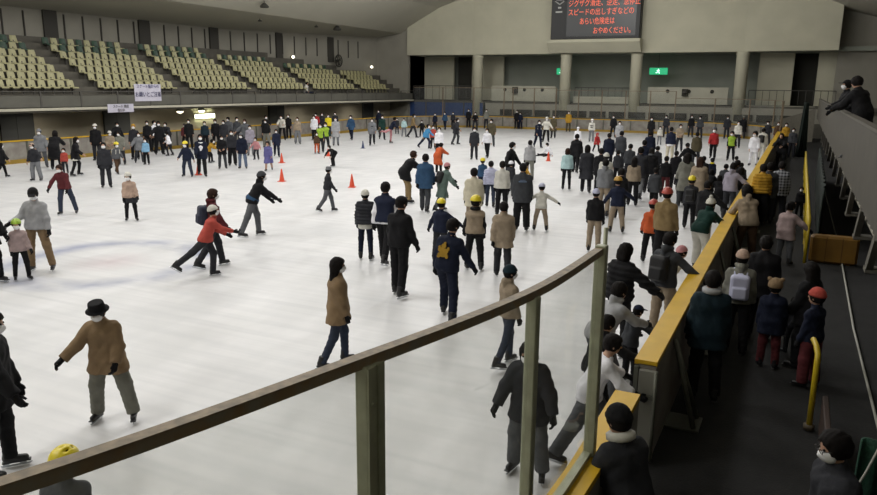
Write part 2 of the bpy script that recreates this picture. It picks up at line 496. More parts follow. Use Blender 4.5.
def skirt_sdf(S, length=0.34):
    def fn(P):
        pel = S['pel']+np.array([0, 0, 0.03]); d = None
        for i, sd in enumerate((-1, 1)):
            hd = S['knee'][i]-S['hip'][i]; hd = hd/np.linalg.norm(hd)
            c = cap(P, pel+[sd*0.05, 0, 0], pel+[sd*0.06, 0, 0]+hd*length, 0.115, 0.15)
            d = c if d is None else smin(d, c, 0.08)
        ang = np.arctan2(P[:, 1]-pel[1], P[:, 0]-pel[0])
        return smax(d+0.007*np.sin(ang*14), (pel[2]-length+0.03)-P[:, 2], 0.012)
    return fn

def bounds_of(S, pad=0.2):
    pts = [S['pel'], S['chest'], S['neck'], S['hc']]+S['hip']+S['knee']+S['ank']+S['sho']+S['elb']+S['wri']
    pts = np.array(pts)
    lo = pts.min(0)-pad; hi = pts.max(0)+pad; lo[2] = max(lo[2], -0.01); hi[2] = S['hc'][2]+0.2
    return lo, hi

def to_mesh(V, F, name, extra=None):
    me = bpy.data.meshes.new(name)
    V = [tuple(map(float, v)) for v in V]; F = [tuple(map(int, f)) for f in F]
    if extra is not None:
        b = len(V); V += extra.v; F += [tuple(b+i for i in f) for f in extra.f]
    me.from_pydata(V, [], F); me.polygons.foreach_set('use_smooth', [True]*len(F)); me.update()
    me.materials.append(None)
    return me

CACHE = {}
def cached(key, make):
    if key not in CACHE: CACHE[key] = make()
    return CACHE[key]
def skel(pose, kid): return cached(('S', pose, kid), lambda: skeleton(pose, kid))

def body_mesh(pose, kid, h):
    def mk():
        S = skel(pose, kid); lo, hi = bounds_of(S, 0.13)
        V, F = surfnet(body_sdf(S), lo, hi, h)
        return to_mesh(V, F, 'body', fingers(S, 0.0, 6 if h < 0.02 else 4))
    return cached(('body', pose, kid, h), mk)
def jacket_mesh(pose, kid, style, h):
    def mk():
        S = skel(pose, kid); lo, hi = bounds_of(S, 0.2)
        if style in ('long', 'coat'): lo[2] = 0.2
        else: lo[2] = max(0.0, S['pel'][2]-0.55)
        V, F = surfnet(jacket_sdf(S, style), lo, hi, h)
        return to_mesh(V, F, 'jacket')
    return cached(('jk', pose, kid, style, h), mk)
def trouser_mesh(pose, kid, style, h):
    def mk():
        S = skel(pose, kid); lo, hi = bounds_of(S, 0.16)
        hi[2] = S['pel'][2]+0.22
        V, F = surfnet(trouser_sdf(S, style), lo, hi, h)
        return to_mesh(V, F, 'trousers')
    return cached(('tr', pose, kid, style, h), mk)
def skirt_mesh(pose, kid, h, length):
    def mk():
        S = skel(pose, kid); c = S['pel']
        V, F = surfnet(skirt_sdf(S, length), c-[0.5, 0.6, 0.7], c+[0.5, 0.6, 0.2], h)
        return to_mesh(V, F, 'skirt')
    return cached(('sk', pose, kid, h, length), mk)
def glove_mesh(pose, kid, side):
    def mk():
        S = skel(pose, kid); w = S['wri'][side]; hh = S['hd'][side]
        fn = lambda P: smin(cap(P, w-hh*0.02, w+hh*0.08, 0.034, 0.040), cap(P, w-hh*0.035, w+hh*0.012, 0.042, 0.036), 0.01)
        V, F = surfnet(fn, np.minimum(w, w+hh*0.1)-0.07, np.maximum(w, w+hh*0.1)+0.07, 0.011)
        full = fingers(S, 0.0045, 5); n = len(full.v)//2; nf = len(full.f)//2
        e = MB()
        if side == 0: e.v = full.v[:n]; e.f = full.f[:nf]
        else: e.v = full.v[n:]; e.f = [[i-n for i in f] for f in full.f[nf:]]
        return to_mesh(V, F, 'glove', e)
    return cached(('gl', pose, kid, side), mk)

# pieces kept in the head's own frame (cranium centre at the origin, face towards +Y)
def head_piece(style, h=0.011):
    def mk():
        def fn(q):
            sk = ell(q, (0, -0.008, 0.022), (0.074, 0.092, 0.092))
            z = q[:, 2]; y = q[:, 1]; x = q[:, 0]
            if style in ('short', 'bob', 'longhair', 'bun', 'pony', 'curly'):
                d = sk-0.020
                if style == 'curly': d = sk-0.030+0.008*np.sin(x*120)*np.sin(y*110)*np.sin(z*100)
                d = smin(d, ell(q, (0, -0.045, -0.025), (0.075, 0.055, 0.075)), 0.02)
                if style == 'bob':
                    d = smin(d, rbox(q, (0, -0.03, -0.06), (0.094, 0.07, 0.085), 0.05), 0.03)
                if style == 'longhair':
                    d = smin(d, rbox(q, (0, -0.045, -0.10), (0.096, 0.060, 0.15), 0.05), 0.03)
                if style == 'bun': d = smin(d, ell(q, (0, -0.06, 0.115), (0.045, 0.045, 0.04)), 0.012)
                if style == 'pony': d = smin(d, cap(q, (0, -0.11, 0.05), (0, -0.14, -0.16), 0.035, 0.018), 0.02)
                face = ell(q, (0, 0.118, -0.034), (0.080, 0.098, 0.108))
                d = smax(d, -face, 0.012)
                under = smax(-(z+(0.075 if style in ('short', 'curly', 'bun', 'pony') else 0.30)), -9+0*z, 0.01)
                d = smax(d, under, 0.01)
                # strands
                return d+0.0030*np.sin(x*190+y*60)+0.004*np.sin(x*47+z*38+1)*np.sin(y*52+z*31)
            if style in ('beanie', 'pombeanie'):
                d = smax(ell(q, (0, -0.012, 0.036), (0.092, 0.110, 0.108)), -(z-0.028+0.12*y*-1), 0.012)
                band = np.abs(z-0.040+0.12*y*-1)-0.020
                d = smin(d, smax(ell(q, (0, -0.010, 0.03), (0.098, 0.116, 0.12)), band, 0.010), 0.006)
                d = d+0.0022*np.sin(np.arctan2(x, y+0.01)*34)
                if style == 'pombeanie': d = smin(d, ell(q, (0, -0.02, 0.165), (0.040, 0.040, 0.040))+0.004*np.sin(x*200)*np.sin(z*190), 0.006)
                return d
            if style == 'fluffy':
                d = smax(ell(q, (0, -0.012, 0.036), (0.104, 0.120, 0.112)), -(z-0.0), 0.014)
                for sx in (-1, 1): d = smin(d, ell(q, (sx*0.085, -0.01, 0.125), (0.034, 0.03, 0.034)), 0.012)
                return d+0.005*np.sin(x*150)*np.sin(y*160)*np.sin(z*140)
            if style == 'helmet':
                d = smax(ell(q, (0, -0.012, 0.030), (0.102, 0.124, 0.118)), -(z-0.030+0.10*y*-1), 0.012)
                for sx in (-1, 0, 1):
                    for yy in (-0.05, 0.03):
                        d = smax(d, -cap(q, (sx*0.045, yy-0.018, 0.150-abs(sx)*0.022-abs(yy)*0.2), (sx*0.045, yy+0.018, 0.150-abs(sx)*0.022-abs(yy)*0.2), 0.013, 0.013), 0.004)
                rim = np.abs(z-0.036+0.10*y*-1)-0.007
                return smin(d, smax(ell(q, (0, -0.010, 0.03), (0.108, 0.130, 0.12)), rim, 0.006), 0.004)
            if style == 'bucket':
                r = np.sqrt(x*x+(y+0.01)**2)
                crown = smax(r-(0.100-0.12*np.maximum(z-0.05, 0)), np.abs(z-0.085)-0.055, 0.012)
                brim = np.maximum(np.abs(z-(0.038-0.32*(r-0.10)))-0.006, r-0.138)
                return smin(crown, brim, 0.010)
            if style == 'cap':
                d = smax(ell(q, (0, -0.012, 0.034), (0.090, 0.108, 0.100)), -(z-0.042), 0.008)
                return smin(d, rbox(q, (0, 0.115, 0.046), (0.060, 0.062, 0.008), 0.007), 0.008)
            if style == 'hoodup':
                d = ell(q, (0, -0.020, 0.010), (0.105, 0.120, 0.135))
                d = smin(d, ell(q, (0, -0.04, -0.10), (0.09, 0.08, 0.08)), 0.04)
                return smax(d, -ell(q, (0, 0.13, -0.03), (0.068, 0.11, 0.10)), 0.014)
            if style == 'mask':
                d = ell(q, (0, 0.034, -0.038), (0.068, 0.076, 0.070))
                d = smin(d, ell(q, (0, 0.10, -0.03), (0.014, 0.02, 0.022)), 0.02)
                return smax(smax(d, -(y-0.022), 0.006), z-0.000+(-0.05*y), 0.008)
            if style == 'earmuff':
                d = smin(ell(q, (-0.088, -0.01, -0.005), (0.024, 0.036, 0.036)), ell(q, (0.088, -0.01, -0.005), (0.024, 0.036, 0.036)), 0.005)
                return d
        lo, hi = (-0.17, -0.20, -0.28), (0.17, 0.19, 0.22)
        V, F = surfnet(fn, lo, hi, h)
        nm = {'short': 'hair', 'bob': 'hair', 'longhair': 'hair', 'bun': 'hair', 'pony': 'hair', 'curly': 'hair'}.get(style, style)
        return to_mesh(V, F, nm)
    return cached(('head', style, h), mk)
HEADNAME = {'short': 'hair', 'bob': 'hair', 'longhair': 'hair', 'bun': 'hair', 'pony': 'hair', 'curly': 'hair', 'beanie': 'knit_hat',
            'pombeanie': 'knit_hat', 'fluffy': 'fluffy_hat', 'helmet': 'helmet', 'bucket': 'bucket_hat', 'cap': 'cap', 'hoodup': 'hood',
            'mask': 'face_mask', 'earmuff': 'ear_muffs'}

def eye_mesh():
    def mk():
        mb = MB(); mb.lathe([(0.002, -0.011), (0.008, -0.008), (0.0115, 0), (0.008, 0.008), (0.002, 0.011)], n=8)
        me = mb.mesh('eye'); me.materials.append(None); return me
    return cached('eye', mk)
def boot_mesh():
    def mk():
        def fn(P):
            d = cap(P, (0, -0.015, 0.10), (0, -0.03, -0.02), 0.052, 0.046)
            d = smin(d, cap(P, (0, -0.03, -0.035), (0, 0.13, -0.045), 0.044, 0.036), 0.03)
            sole = rbox(P, (0, 0.05, -0.078), (0.040, 0.135, 0.010), 0.008)
            d = smin(d, sole, 0.006)
            d = smax(d, P[:, 2]-0.10, 0.008)
            return smax(d, -(P[:, 2]+0.088), 0.004)
        V, F = surfnet(fn, (-0.08, -0.12, -0.1), (0.08, 0.2, 0.12), 0.012)
        return to_mesh(V, F, 'skate')
    return cached('boot', mk)
def blade_mesh():
    def mk():
        mb = MB()
        mb.prism([(-0.10, -0.113), (-0.085, -0.128), (0.165, -0.128), (0.190, -0.112), (0.19, -0.104), (0.14, -0.108), (0.12, -0.085), (0.08, -0.085), (0.07, -0.108), (-0.02, -0.108), (-0.03, -0.085), (-0.07, -0.085), (-0.08, -0.106), (-0.10, -0.106)], 'x', -0.003, 0.003)
        me = mb.mesh('blade'); me.materials.append(None); return me
    return cached('blade', mk)
def backpack_mesh():
    def mk():
        def fn(P):
            d = rbox(P, (0, -0.20, 0.20), (0.145, 0.085, 0.21), 0.06)
            d = smin(d, rbox(P, (0, -0.285, 0.12), (0.11, 0.03, 0.10), 0.028), 0.012)
            for sx in (-1, 1):
                pts = [(sx*0.085, -0.13, 0.37), (sx*0.10, -0.02, 0.475), (sx*0.10, 0.11, 0.40), (sx*0.11, 0.13, 0.22), (sx*0.13, -0.02, 0.06), (sx*0.12, -0.14, 0.05)]
                for a, b in zip(pts[:-1], pts[1:]): d = smin(d, cap(P, a, b, 0.017, 0.017), 0.006)
            return smin(d, cap(P, (-0.03, -0.15, 0.42), (0.03, -0.15, 0.42), 0.012, 0.012), 0.01)
        V, F = surfnet(fn, (-0.22, -0.34, -0.04), (0.22, 0.2, 0.52), 0.014)
        return to_mesh(V, F, 'backpack')
    return cached('backpack', mk)

PAL = dict(blk='141417', char='2a2b30', dgrey='3a3c40', grey='55575b', mgrey='74767a', lgrey='9a9b9e', white='e0e0e6', offw='c4c2ba', cream='beb7a3',
           beige='908270', tan='7e6950', khaki='7d6a4a', brown='4b3829', olive='4a4433', green='37463a', dgreen='14302b', sage='586862',
           red='a02c2e', coral='a8483f', maroon='56262a', pink='b58084', peach='ab9384', dust='9d8b8a', orange='b4532e', mustard='a8812a', yellow='d9c62a',
           blue='2d4865', lblue='7ea9c9', cyan='4b8fc0', navy='1c2236', dnavy='12182a', teal='15262f', purple='5c5a8c', lav='b0b2ca', lilac='8f8a96',
           lime='93b23c', denim='2f3646', ldenim='5d6b82', skin='ad8872', plum='402030', maskw='e6e6e8', hair='120e0d', hairbr='2e1d15', gold='9a7a2c', acqua='a8c4c6', gry2='74746c')
def cloth(c):
    if c == 'plaid': return plaid()
    if c == 'skin': return mat('skin', PAL['skin'], 0.55, noise=0.06, nscale=20)
    if c in ('hair', 'hairbr'): return mat(c, PAL[c], 0.8, spec=0.2, noise=0.3, nscale=60, bump=0.3, bscale=150)
    return mat('fabric_'+c, PAL[c], 0.88, noise=0.13, nscale=7, bump=0.25, bscale=26, spec=0.25)
def helmet_mat(c): return mat('shell_'+c, PAL[c], 0.32, noise=0.04)
def plaid():
    if 'plaid' in MATS: return MATS['plaid']
    m = mat('plaid', '30323a', 0.9); nt = m.node_tree; b = nt.nodes['Principled BSDF']
    tc = nt.nodes.new('ShaderNodeTexCoord'); sx = nt.nodes.new('ShaderNodeSeparateXYZ'); nt.links.new(tc.outputs['Object'], sx.inputs[0])
    acc = None
    for ax in ('X', 'Z'):
        mu = nt.nodes.new('ShaderNodeMath'); mu.operation = 'MULTIPLY'; mu.inputs[1].default_value = 2*math.pi/0.085
        nt.links.new(sx.outputs[ax], mu.inputs[0])
        si = nt.nodes.new('ShaderNodeMath'); si.operation = 'SINE'; nt.links.new(mu.outputs[0], si.inputs[0])
        g = nt.nodes.new('ShaderNodeMath'); g.operation = 'GREATER_THAN'; g.inputs[1].default_value = 0.25; nt.links.new(si.outputs[0], g.inputs[0])
        if acc is None: acc = g
        else:
            a = nt.nodes.new('ShaderNodeMath'); a.operation = 'ADD'; nt.links.new(acc.outputs[0], a.inputs[0]); nt.links.new(g.outputs[0], a.inputs[1]); acc = a
    h = nt.nodes.new('ShaderNodeMath'); h.operation = 'MULTIPLY'; h.inputs[1].default_value = 0.5; nt.links.new(acc.outputs[0], h.inputs[0])
    mx = nt.nodes.new('ShaderNodeMix'); mx.data_type = 'RGBA'; mx.inputs['A'].default_value = _srgb('94969c'); mx.inputs['B'].default_value = _srgb('1c1d24')
    nt.links.new(h.outputs[0], mx.inputs['Factor']); nt.links.new(mx.outputs['Result'], b.inputs['Base Color'])
    return m

HATS = ('beanie', 'pombeanie', 'fluffy', 'helmet', 'bucket', 'cap', 'hoodup')
def person(x, y, top, rz_, pose, jstyle, jcol, tstyle, tcol, head, label, lod=0, kid=False, z=0.0, mask=True, skates=True, group=None, gloves='blk', pack=None, shoe='blk', hair2=None, mirror=False):
    """head: 'style' or 'style:colour'; lod 0 far, 1 middle, 2 near"""
    S = skel(pose, kid)
    h = (0.026, 0.019, 0.013)[lod]
    sc = (top)/S['top']
    if not skates: z -= 0.045*sc
    root = empty('person', (x, y, z), rz_, label, 'person', group)
    root.scale = (sc*1.04*(-1 if mirror else 1), sc*1.04, sc)
    body = inst('body', body_mesh(pose, kid, h), cloth('skin'), root)
    inst('trousers' if tstyle != 'skirt' else 'tights', trouser_mesh(pose, kid, tstyle, h), cloth('blk' if tstyle == 'skirt' else tcol), root)
    if tstyle == 'skirt': inst('skirt', skirt_mesh(pose, kid, h, 0.34), cloth(tcol), root)
    j = inst('coat' if jstyle in ('coat', 'long') else ('shirt' if jstyle == 'tee' else 'jacket'), jacket_mesh(pose, kid, 'jk' if jstyle == 'vest' else jstyle, h), cloth(jcol), root)
    if jstyle == 'vest': inst('vest', jacket_mesh(pose, kid, 'vest', h), cloth(hair2 or 'blk'), root)
    HM = Matrix([list(S['H'][i]*S['hs'])+[float(S['hc'][i])] for i in range(3)]+[[0, 0, 0, 1]])
    st, _, hc = head.partition(':')
    hh = 0.011 if lod == 2 else 0.015
    if st in HATS:
        hm = helmet_mat(hc) if st == 'helmet' else cloth(hc)
        inst(HEADNAME[st], head_piece(st, hh), hm, root, mw=HM)
        if st != 'hoodup':
            inst('hair', head_piece(hair2 if hair2 in ('bob', 'longhair') else 'short', hh), cloth('hair'), root, mw=HM @ Matrix.Scale(0.97, 4))
    else:
        inst('hair', head_piece(st, hh), cloth(hc or 'hair'), root, mw=HM)
    if mask: inst('face_mask', head_piece('mask', hh), mat('mask_paper', PAL['maskw'], 0.8), root, mw=HM)
    if lod == 2:
        for sx in (-1, 1):
            inst('eye', eye_mesh(), mat('eye_dark', '1a1412', 0.25), root, mw=HM @ Matrix.Translation((sx*0.030, 0.082, 0.012)))
    for i in (0, 1):
        t = S['toe'][i]; a = S['ank'][i]
        t = t/np.linalg.norm(t); side = np.cross(t, [0, 0, 1.]); side /= np.linalg.norm(side); u = np.cross(side, t)
        FM = Matrix([[float(side[k]), float(t[k]), float(u[k]), float(a[k])] for k in range(3)]+[[0, 0, 0, 1]])
        sk = inst('skate' if skates else 'shoe', boot_mesh(), mat('skate_leather_'+shoe, PAL[shoe], 0.45), root, mw=FM)
        if skates: inst('blade', blade_mesh(), mat('blade_steel', 'b8bcc0', 0.25, 1.0), sk)
        if gloves and lod >= 1: inst('glove', glove_mesh(pose, kid, i), cloth(gloves), root)
    if pack:
        T = S['T']
        PM = Matrix([list(T[i])+[float(S['pel'][i])] for i in range(3)]+[[0, 0, 0, 1]])
        pc, plabel = pack
        b = inst('backpack', backpack_mesh(), mat('pack_'+pc, PAL[pc], 0.7, bump=0.2), None)
        b.matrix_world = Matrix.Translation((x, y, z)) @ Matrix.Rotation(rz_, 4, 'Z') @ Matrix.Diagonal((sc*1.04, sc*1.04, sc, 1)) @ PM
        tag(b, plabel, 'backpack')
    return root
# ------------------------------------------------------------------ the hall
M_ICE = None
def ice_mat():
    m = bpy.data.materials.new('ice_sheet'); m.use_nodes = True; nt = m.node_tree; N = nt.nodes; L = nt.links
    b = N['Principled BSDF']; b.inputs['Roughness'].default_value = 0.34; b.inputs['Specular IOR Level'].default_value = 0.30
    tc = N.new('ShaderNodeTexCoord')
    def noise(scale, det=4, stretch=None):
        src = tc.outputs['Object']
        if stretch:
            mp = N.new('ShaderNodeMapping'); mp.inputs['Scale'].default_value = stretch[:3]; mp.inputs['Rotation'].default_value = (0, 0, stretch[3]); L.new(src, mp.inputs['Vector']); src = mp.outputs['Vector']
        n = N.new('ShaderNodeTexNoise'); n.inputs['Scale'].default_value = scale; n.inputs['Detail'].default_value = det; L.new(src, n.inputs['Vector']); return n.outputs['Fac']
    def ramp(x, a, b_, ca=(0,0,0,1), cb=(1,1,1,1)):
        r = N.new('ShaderNodeValToRGB'); r.color_ramp.elements[0].position = a; r.color_ramp.elements[1].position = b_
        r.color_ramp.elements[0].color = ca; r.color_ramp.elements[1].color = cb; L.new(x, r.inputs['Fac']); return r.outputs['Color']
    def mix(f, A, B):
        mx = N.new('ShaderNodeMix'); mx.data_type = 'RGBA'
        for s, v in (('Factor', f), ('A', A), ('B', B)):
            if isinstance(v, (tuple, float, int)): mx.inputs[s].default_value = v
            else: L.new(v, mx.inputs[s])
        return mx.outputs['Result']
    base = mix(ramp(noise(0.35, 6), 0.30, 0.74), _srgb('c6c7c9'), _srgb('d4d4d5'))
    base = mix(ramp(noise(1.3, 7, (1, 0.35, 1, 0.6)), 0.42, 0.80), base, _srgb('dcdcde'))
    # blade tracks: thin bright and dull scratches running along the lap
    for st, a in (((0.12, 3, 1, 0.35), 0.45), ((0.15, 3.5, 1, -0.5), 0.47)):
        base = mix(ramp(noise(1.6, 10, st), a, a+0.32, (0, 0, 0, 1), (0.45, 0.45, 0.45, 1)), base, _srgb('b9bbbe'))
    # painted marks under the ice: a faint face off circle with a red spot, and faint lines
    def length_from(cx, cy):
        v = N.new('ShaderNodeVectorMath'); v.operation = 'DISTANCE'; v.inputs[1].default_value = (cx, cy, 0)
        L.new(tc.outputs['Object'], v.inputs[0]); return v.outputs['Value']
    def mth(op, a, b_=0.0):
        n = N.new('ShaderNodeMath'); n.operation = op
        for i, q in enumerate((a, b_)):
            if isinstance(q, (int, float)): n.inputs[i].default_value = q
            else: L.new(q, n.inputs[i])
        return n.outputs[0]
    wob = mth('MULTIPLY', mth('SUBTRACT', noise(0.8, 3), 0.5), 0.5)
    worn = ramp(noise(1.1, 5), 0.30, 0.62)
    for (cx, cy, r) in MARKS:
        dist = mth('ADD', length_from(cx, cy), wob)
        ring = mth('SUBTRACT', 1.0, mth('MINIMUM', 1.0, mth('DIVIDE', mth('ABSOLUTE', mth('SUBTRACT', dist, r)), 0.55)))
        base = mix(mth('MULTIPLY', mth('MULTIPLY', ring, worn), 0.85), base, _srgb('868da6'))
        spot = mth('SUBTRACT', 1.0, mth('MINIMUM', 1.0, mth('DIVIDE', dist, 0.95)))
        base = mix(mth('MULTIPLY', spot, 0.35), base, _srgb('b09096'))
    L.new(base, b.inputs['Base Color'])
    rr = ramp(noise(2.2, 6, (1, 0.5, 1, 0.4)), 0.35, 0.7, (0.34,)*3+(1,), (0.5,)*3+(1,)); L.new(rr, b.inputs['Roughness'])
    bp = N.new('ShaderNodeBump'); bp.inputs['Strength'].default_value = 0.08; bp.inputs['Distance'].default_value = 0.01
    L.new(noise(9, 8, (0.4, 5, 1, 0.5)), bp.inputs['Height']); L.new(bp.outputs['Normal'], b.inputs['Normal'])
    return m
MARKS = [(-13.2, 10.6, 1.95), (-26.5, 12.0, 2.6)]

XL, XR, YN, YF, RAD = -33.6, -1.24, -3.6, 65.0, 8.4
def rink_path(step=8):
    """closed rounded rectangle, counter clockwise, starting on the right side"""
    pts = []
    def arc(cx, cy, a0):
        for i in range(step+1):
            a = D(a0+90*i/step); pts.append((cx+RAD*math.cos(a), cy+RAD*math.sin(a)))
    arc(XR-RAD, YF-RAD, 0); arc(XL+RAD, YF-RAD, 90); arc(XL+RAD, YN+RAD, 180); arc(XR-RAD, YN+RAD, 270)
    return pts
mb = MB(); path = rink_path(14)
mb.add([(x, y, 0.0) for x, y in path], [list(range(len(path)))])
ice = mb.build('floor', ice_mat(), kind='structure')
ice.name = 'floor_ice'
M_RUB = mat('rubber_mat', '121212', 0.9, noise=0.35, nscale=3.0, bump=0.35, bscale=45)
mb = MB(); mb.box(-46, -9, -0.30, 12, 70, -0.012); mb.build('floor', M_RUB, kind='structure')

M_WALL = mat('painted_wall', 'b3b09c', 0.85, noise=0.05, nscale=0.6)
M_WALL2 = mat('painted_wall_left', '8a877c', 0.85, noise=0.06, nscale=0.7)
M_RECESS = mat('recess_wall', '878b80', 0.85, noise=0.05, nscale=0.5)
M_CEIL = mat('ceiling_board', 'a8a597', 0.9, noise=0.03, nscale=0.4)
M_DARKWALL = mat('dark_wall', '3c3a35', 0.9, noise=0.08, nscale=1.0)
M_CONC = mat('stand_concrete', '58554d', 0.9, noise=0.12, nscale=1.5, bump=0.1)
M_DK = mat('dark_gap', '34332d', 0.9)

# ceiling: low at the sides, rising towards the middle
prof = [(-43.4, 8.2), (-36.8, 9.0), (-32.5, 11.3), (-27, 13.1), (-16, 13.7), (-6, 13.1), (-2, 12.1), (2.3, 10.1), (5.2, 9.25), (8.0, 8.6)]
mb = MB(); poly = prof+[(x, z+0.3) for x, z in prof[::-1]]
mb.prism(poly, 'y', -8.5, 68.6); mb.build('ceiling', M_CEIL, kind='structure')

# left wall behind the stand: straight, then turning inwards towards the far corner
WL = [(-43.0, -8.5), (-43.0, 47.0), (-39.6, 65.9)]
mb = MB()
for (x0, y0), (x1, y1) in zip(WL[:-1], WL[1:]):
    mb.add([(x0, y0, 2.0), (x1, y1, 2.0), (x1, y1, 9.3), (x0, y0, 9.3), (x0-.3, y0, 2.0), (x1-.3, y1, 2.0), (x1-.3, y1, 9.3), (x0-.3, y0, 9.3)],
           [[0, 1, 2, 3], [7, 6, 5, 4], [3, 2, 6, 7], [0, 4, 5, 1], [0, 3, 7, 4], [1, 5, 6, 2]])
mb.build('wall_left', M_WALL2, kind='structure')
def wl_x(y): return -43.0 if y < 47 else -43.0+(y-47)*3.4/18.9
# end wall: bright upper part carried on columns, dark recess below
mb = MB()
mb.add([(-35.9, 65.6, 6.86), (-29.0, 66.2, 6.86), (-4.7, 66.2, 6.86), (2.15, 65.6, 6.86), (2.15, 65.6, 14), (-4.7, 66.2, 14), (-29.0, 66.2, 14), (-35.9, 65.6, 14),
        (-35.9, 67.2, 6.86), (-29.0, 67.2, 6.86), (-4.7, 67.2, 6.86), (2.15, 67.2, 6.86), (2.15, 67.2, 14), (-4.7, 67.2, 14), (-29.0, 67.2, 14), (-35.9, 67.2, 14)],
       [[0, 1, 6, 7], [1, 2, 5, 6], [2, 3, 4, 5], [8, 9, 1, 0], [9, 10, 2, 1], [10, 11, 3, 2], [0, 7, 15, 8], [3, 11, 12, 4], [15, 14, 9, 8], [14, 13, 10, 9], [13, 12, 11, 10], [7, 6, 14, 15], [6, 5, 13, 14], [5, 4, 12, 13]])
mb.build('wall_end_upper', M_WALL, kind='structure')
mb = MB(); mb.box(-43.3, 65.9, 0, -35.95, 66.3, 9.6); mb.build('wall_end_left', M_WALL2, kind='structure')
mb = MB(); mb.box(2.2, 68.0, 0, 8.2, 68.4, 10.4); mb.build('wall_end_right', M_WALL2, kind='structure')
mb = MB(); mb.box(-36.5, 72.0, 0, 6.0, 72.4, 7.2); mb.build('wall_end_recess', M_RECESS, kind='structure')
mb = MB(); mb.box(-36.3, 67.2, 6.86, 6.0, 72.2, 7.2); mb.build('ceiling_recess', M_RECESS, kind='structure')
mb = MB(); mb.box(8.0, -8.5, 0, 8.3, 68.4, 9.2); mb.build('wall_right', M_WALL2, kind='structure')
mb = MB(); mb.box(-43.3, -8.8, 0, 8.3, -8.5, 13.9); mb.build('wall_near', M_WALL, kind='structure')
# lighter wall pieces and dark openings inside the recess
for n, (x0, x1, y, mm) in enumerate([(-36.3, -32.9, 70.2, M_WALL), (-30.9, -27.4, 70.4, M_WALL), (-3.6, -0.9, 69.5, M_WALL), (0.9, 3.6, 69.0, M_WALL)]):
    mb = MB(); mb.box(x0, y, 2.5, x1, y+0.3, 6.86); mb.build('wall_pier', mm, kind='structure')
mb = MB(); mb.box(-32.9, 71.4, 2.5, -30.9, 71.9, 6.86); mb.build('door_1', M_DK, kind='structure')
mb = MB(); mb.box(-0.9, 71.4, 2.5, 0.9, 71.9, 6.86); mb.build('door_2', M_DK, kind='structure')

# columns under the end wall
for (cx, name, lab) in ((-28.6, 'column', 'round pale column, leftmost of the four under the end wall'), (-19.8, 'column', 'round pale column just left of the space under the scoreboard'),
                        (-13.4, 'column', 'round pale column just right of the space under the scoreboard'), (-4.75, 'column', 'round pale column, rightmost of the four under the end wall')):
    mb = MB(); mb.lathe([(0.50, 0), (0.50, 6.55), (0.53, 6.6), (0.53, 6.86)], (0, 0, 0), 24)
    o = mb.build('column', M_WALL); o.location = (cx, 66.6, 0); tag(o, lab, 'column', 'columns under the end wall')

# upper gallery at the far end
M_GAL = mat('gallery_front', 'a3a192', 0.8, noise=0.05, nscale=1.0)
mb = MB(); mb.box(-36.3, 66.9, 2.2, 6.0, 71.9, 2.45); mb.build('floor_gallery', M_CONC, kind='structure')
def gallery_panel(x0, x1, z0, z1, lab, vents):
    t = empty('gallery_parapet', (x0, 67.3, 0), 0, lab, 'parapet')
    mb = MB(); mb.box(0, 0, z0, x1-x0, 0.18, z1, c=0.02); mb.build('panel', M_GAL, t)
    for v in vents:
        m2 = MB(); m2.lathe([(0.16, -0.02), (0.16, 0.02)], n=12); w = m2.build('vent', M_DK, t); w.rotation_euler = (D(90), 0, 0); w.location = (v-x0, -0.02, z1-0.35)
gallery_panel(-27.4, -20.9, 2.5, 3.95, 'pale gallery parapet with round vents, left of the scoreboard columns', (-26.0, -24.0, -22.2))
gallery_panel(-12.4, -5.7, 2.5, 3.95, 'pale gallery parapet with round vents, right of the scoreboard columns', (-10.7, -8.9, -7.0))
gallery_panel(-19.2, -14.0, 2.3, 3.05, 'low pale gallery parapet beneath the scoreboard', ())
gallery_panel(-4.2, 1.0, 2.3, 2.5, 'thin pale gallery edge at the right end of the end wall', ())
def railing(name, x0, x1, y, z0, z1, n, lab, cat='railing'):
    t = empty(name, (x0, y, z0), 0, lab, cat)
    mb = MB(); mb.tube([(0, 0, z1-z0), (x1-x0, 0, z1-z0)], 0.035, 6); mb.build('handrail', M_RAILG, t)
    for i in range(n+1):
        m2 = MB(); m2.tube([(0, 0, 0), (0, 0, z1-z0)], 0.022, 6); o = m2.build('baluster', M_RAILG, t); o.location = ((x1-x0)*i/n, 0, 0)
M_RAILG = mat('railing_paint', '4b4944', 0.6)
railing('gallery_railing', -36.0, -29.3, 67.1, 2.45, 3.9, 9, 'dark railing on the gallery left of the leftmost column')
railing('gallery_railing', -19.1, -14.1, 67.5, 2.45, 3.85, 8, 'dark railing on the gallery beneath the scoreboard')
railing('gallery_railing', -4.1, 2.4, 67.5, 2.45, 3.75, 12, 'dark railing on the gallery at the right end')
# dark equipment boxes on the parapets
for (x, z, lab) in ((-24.9, 3.55, 'small dark loudspeaker on the left gallery parapet'), (-9.2, 3.5, 'small dark loudspeaker on the right gallery parapet')):
    t = empty('loudspeaker', (x, 67.16, z), 0, lab, 'loudspeaker')
    mb = MB(); mb.box(-0.25, -0.2, -0.3, 0.25, 0.15, 0.3, c=0.03); mb.build('cabinet', M_DK, t)
    mb = MB(); mb.lathe([(0.16, -0.01), (0.19, 0.02)], n=14); g = mb.build('speaker_cone', mat('cone_paper', '4a4844', 0.8), t); g.rotation_euler = (D(90), 0, 0); g.location = (0, -0.21, 0)
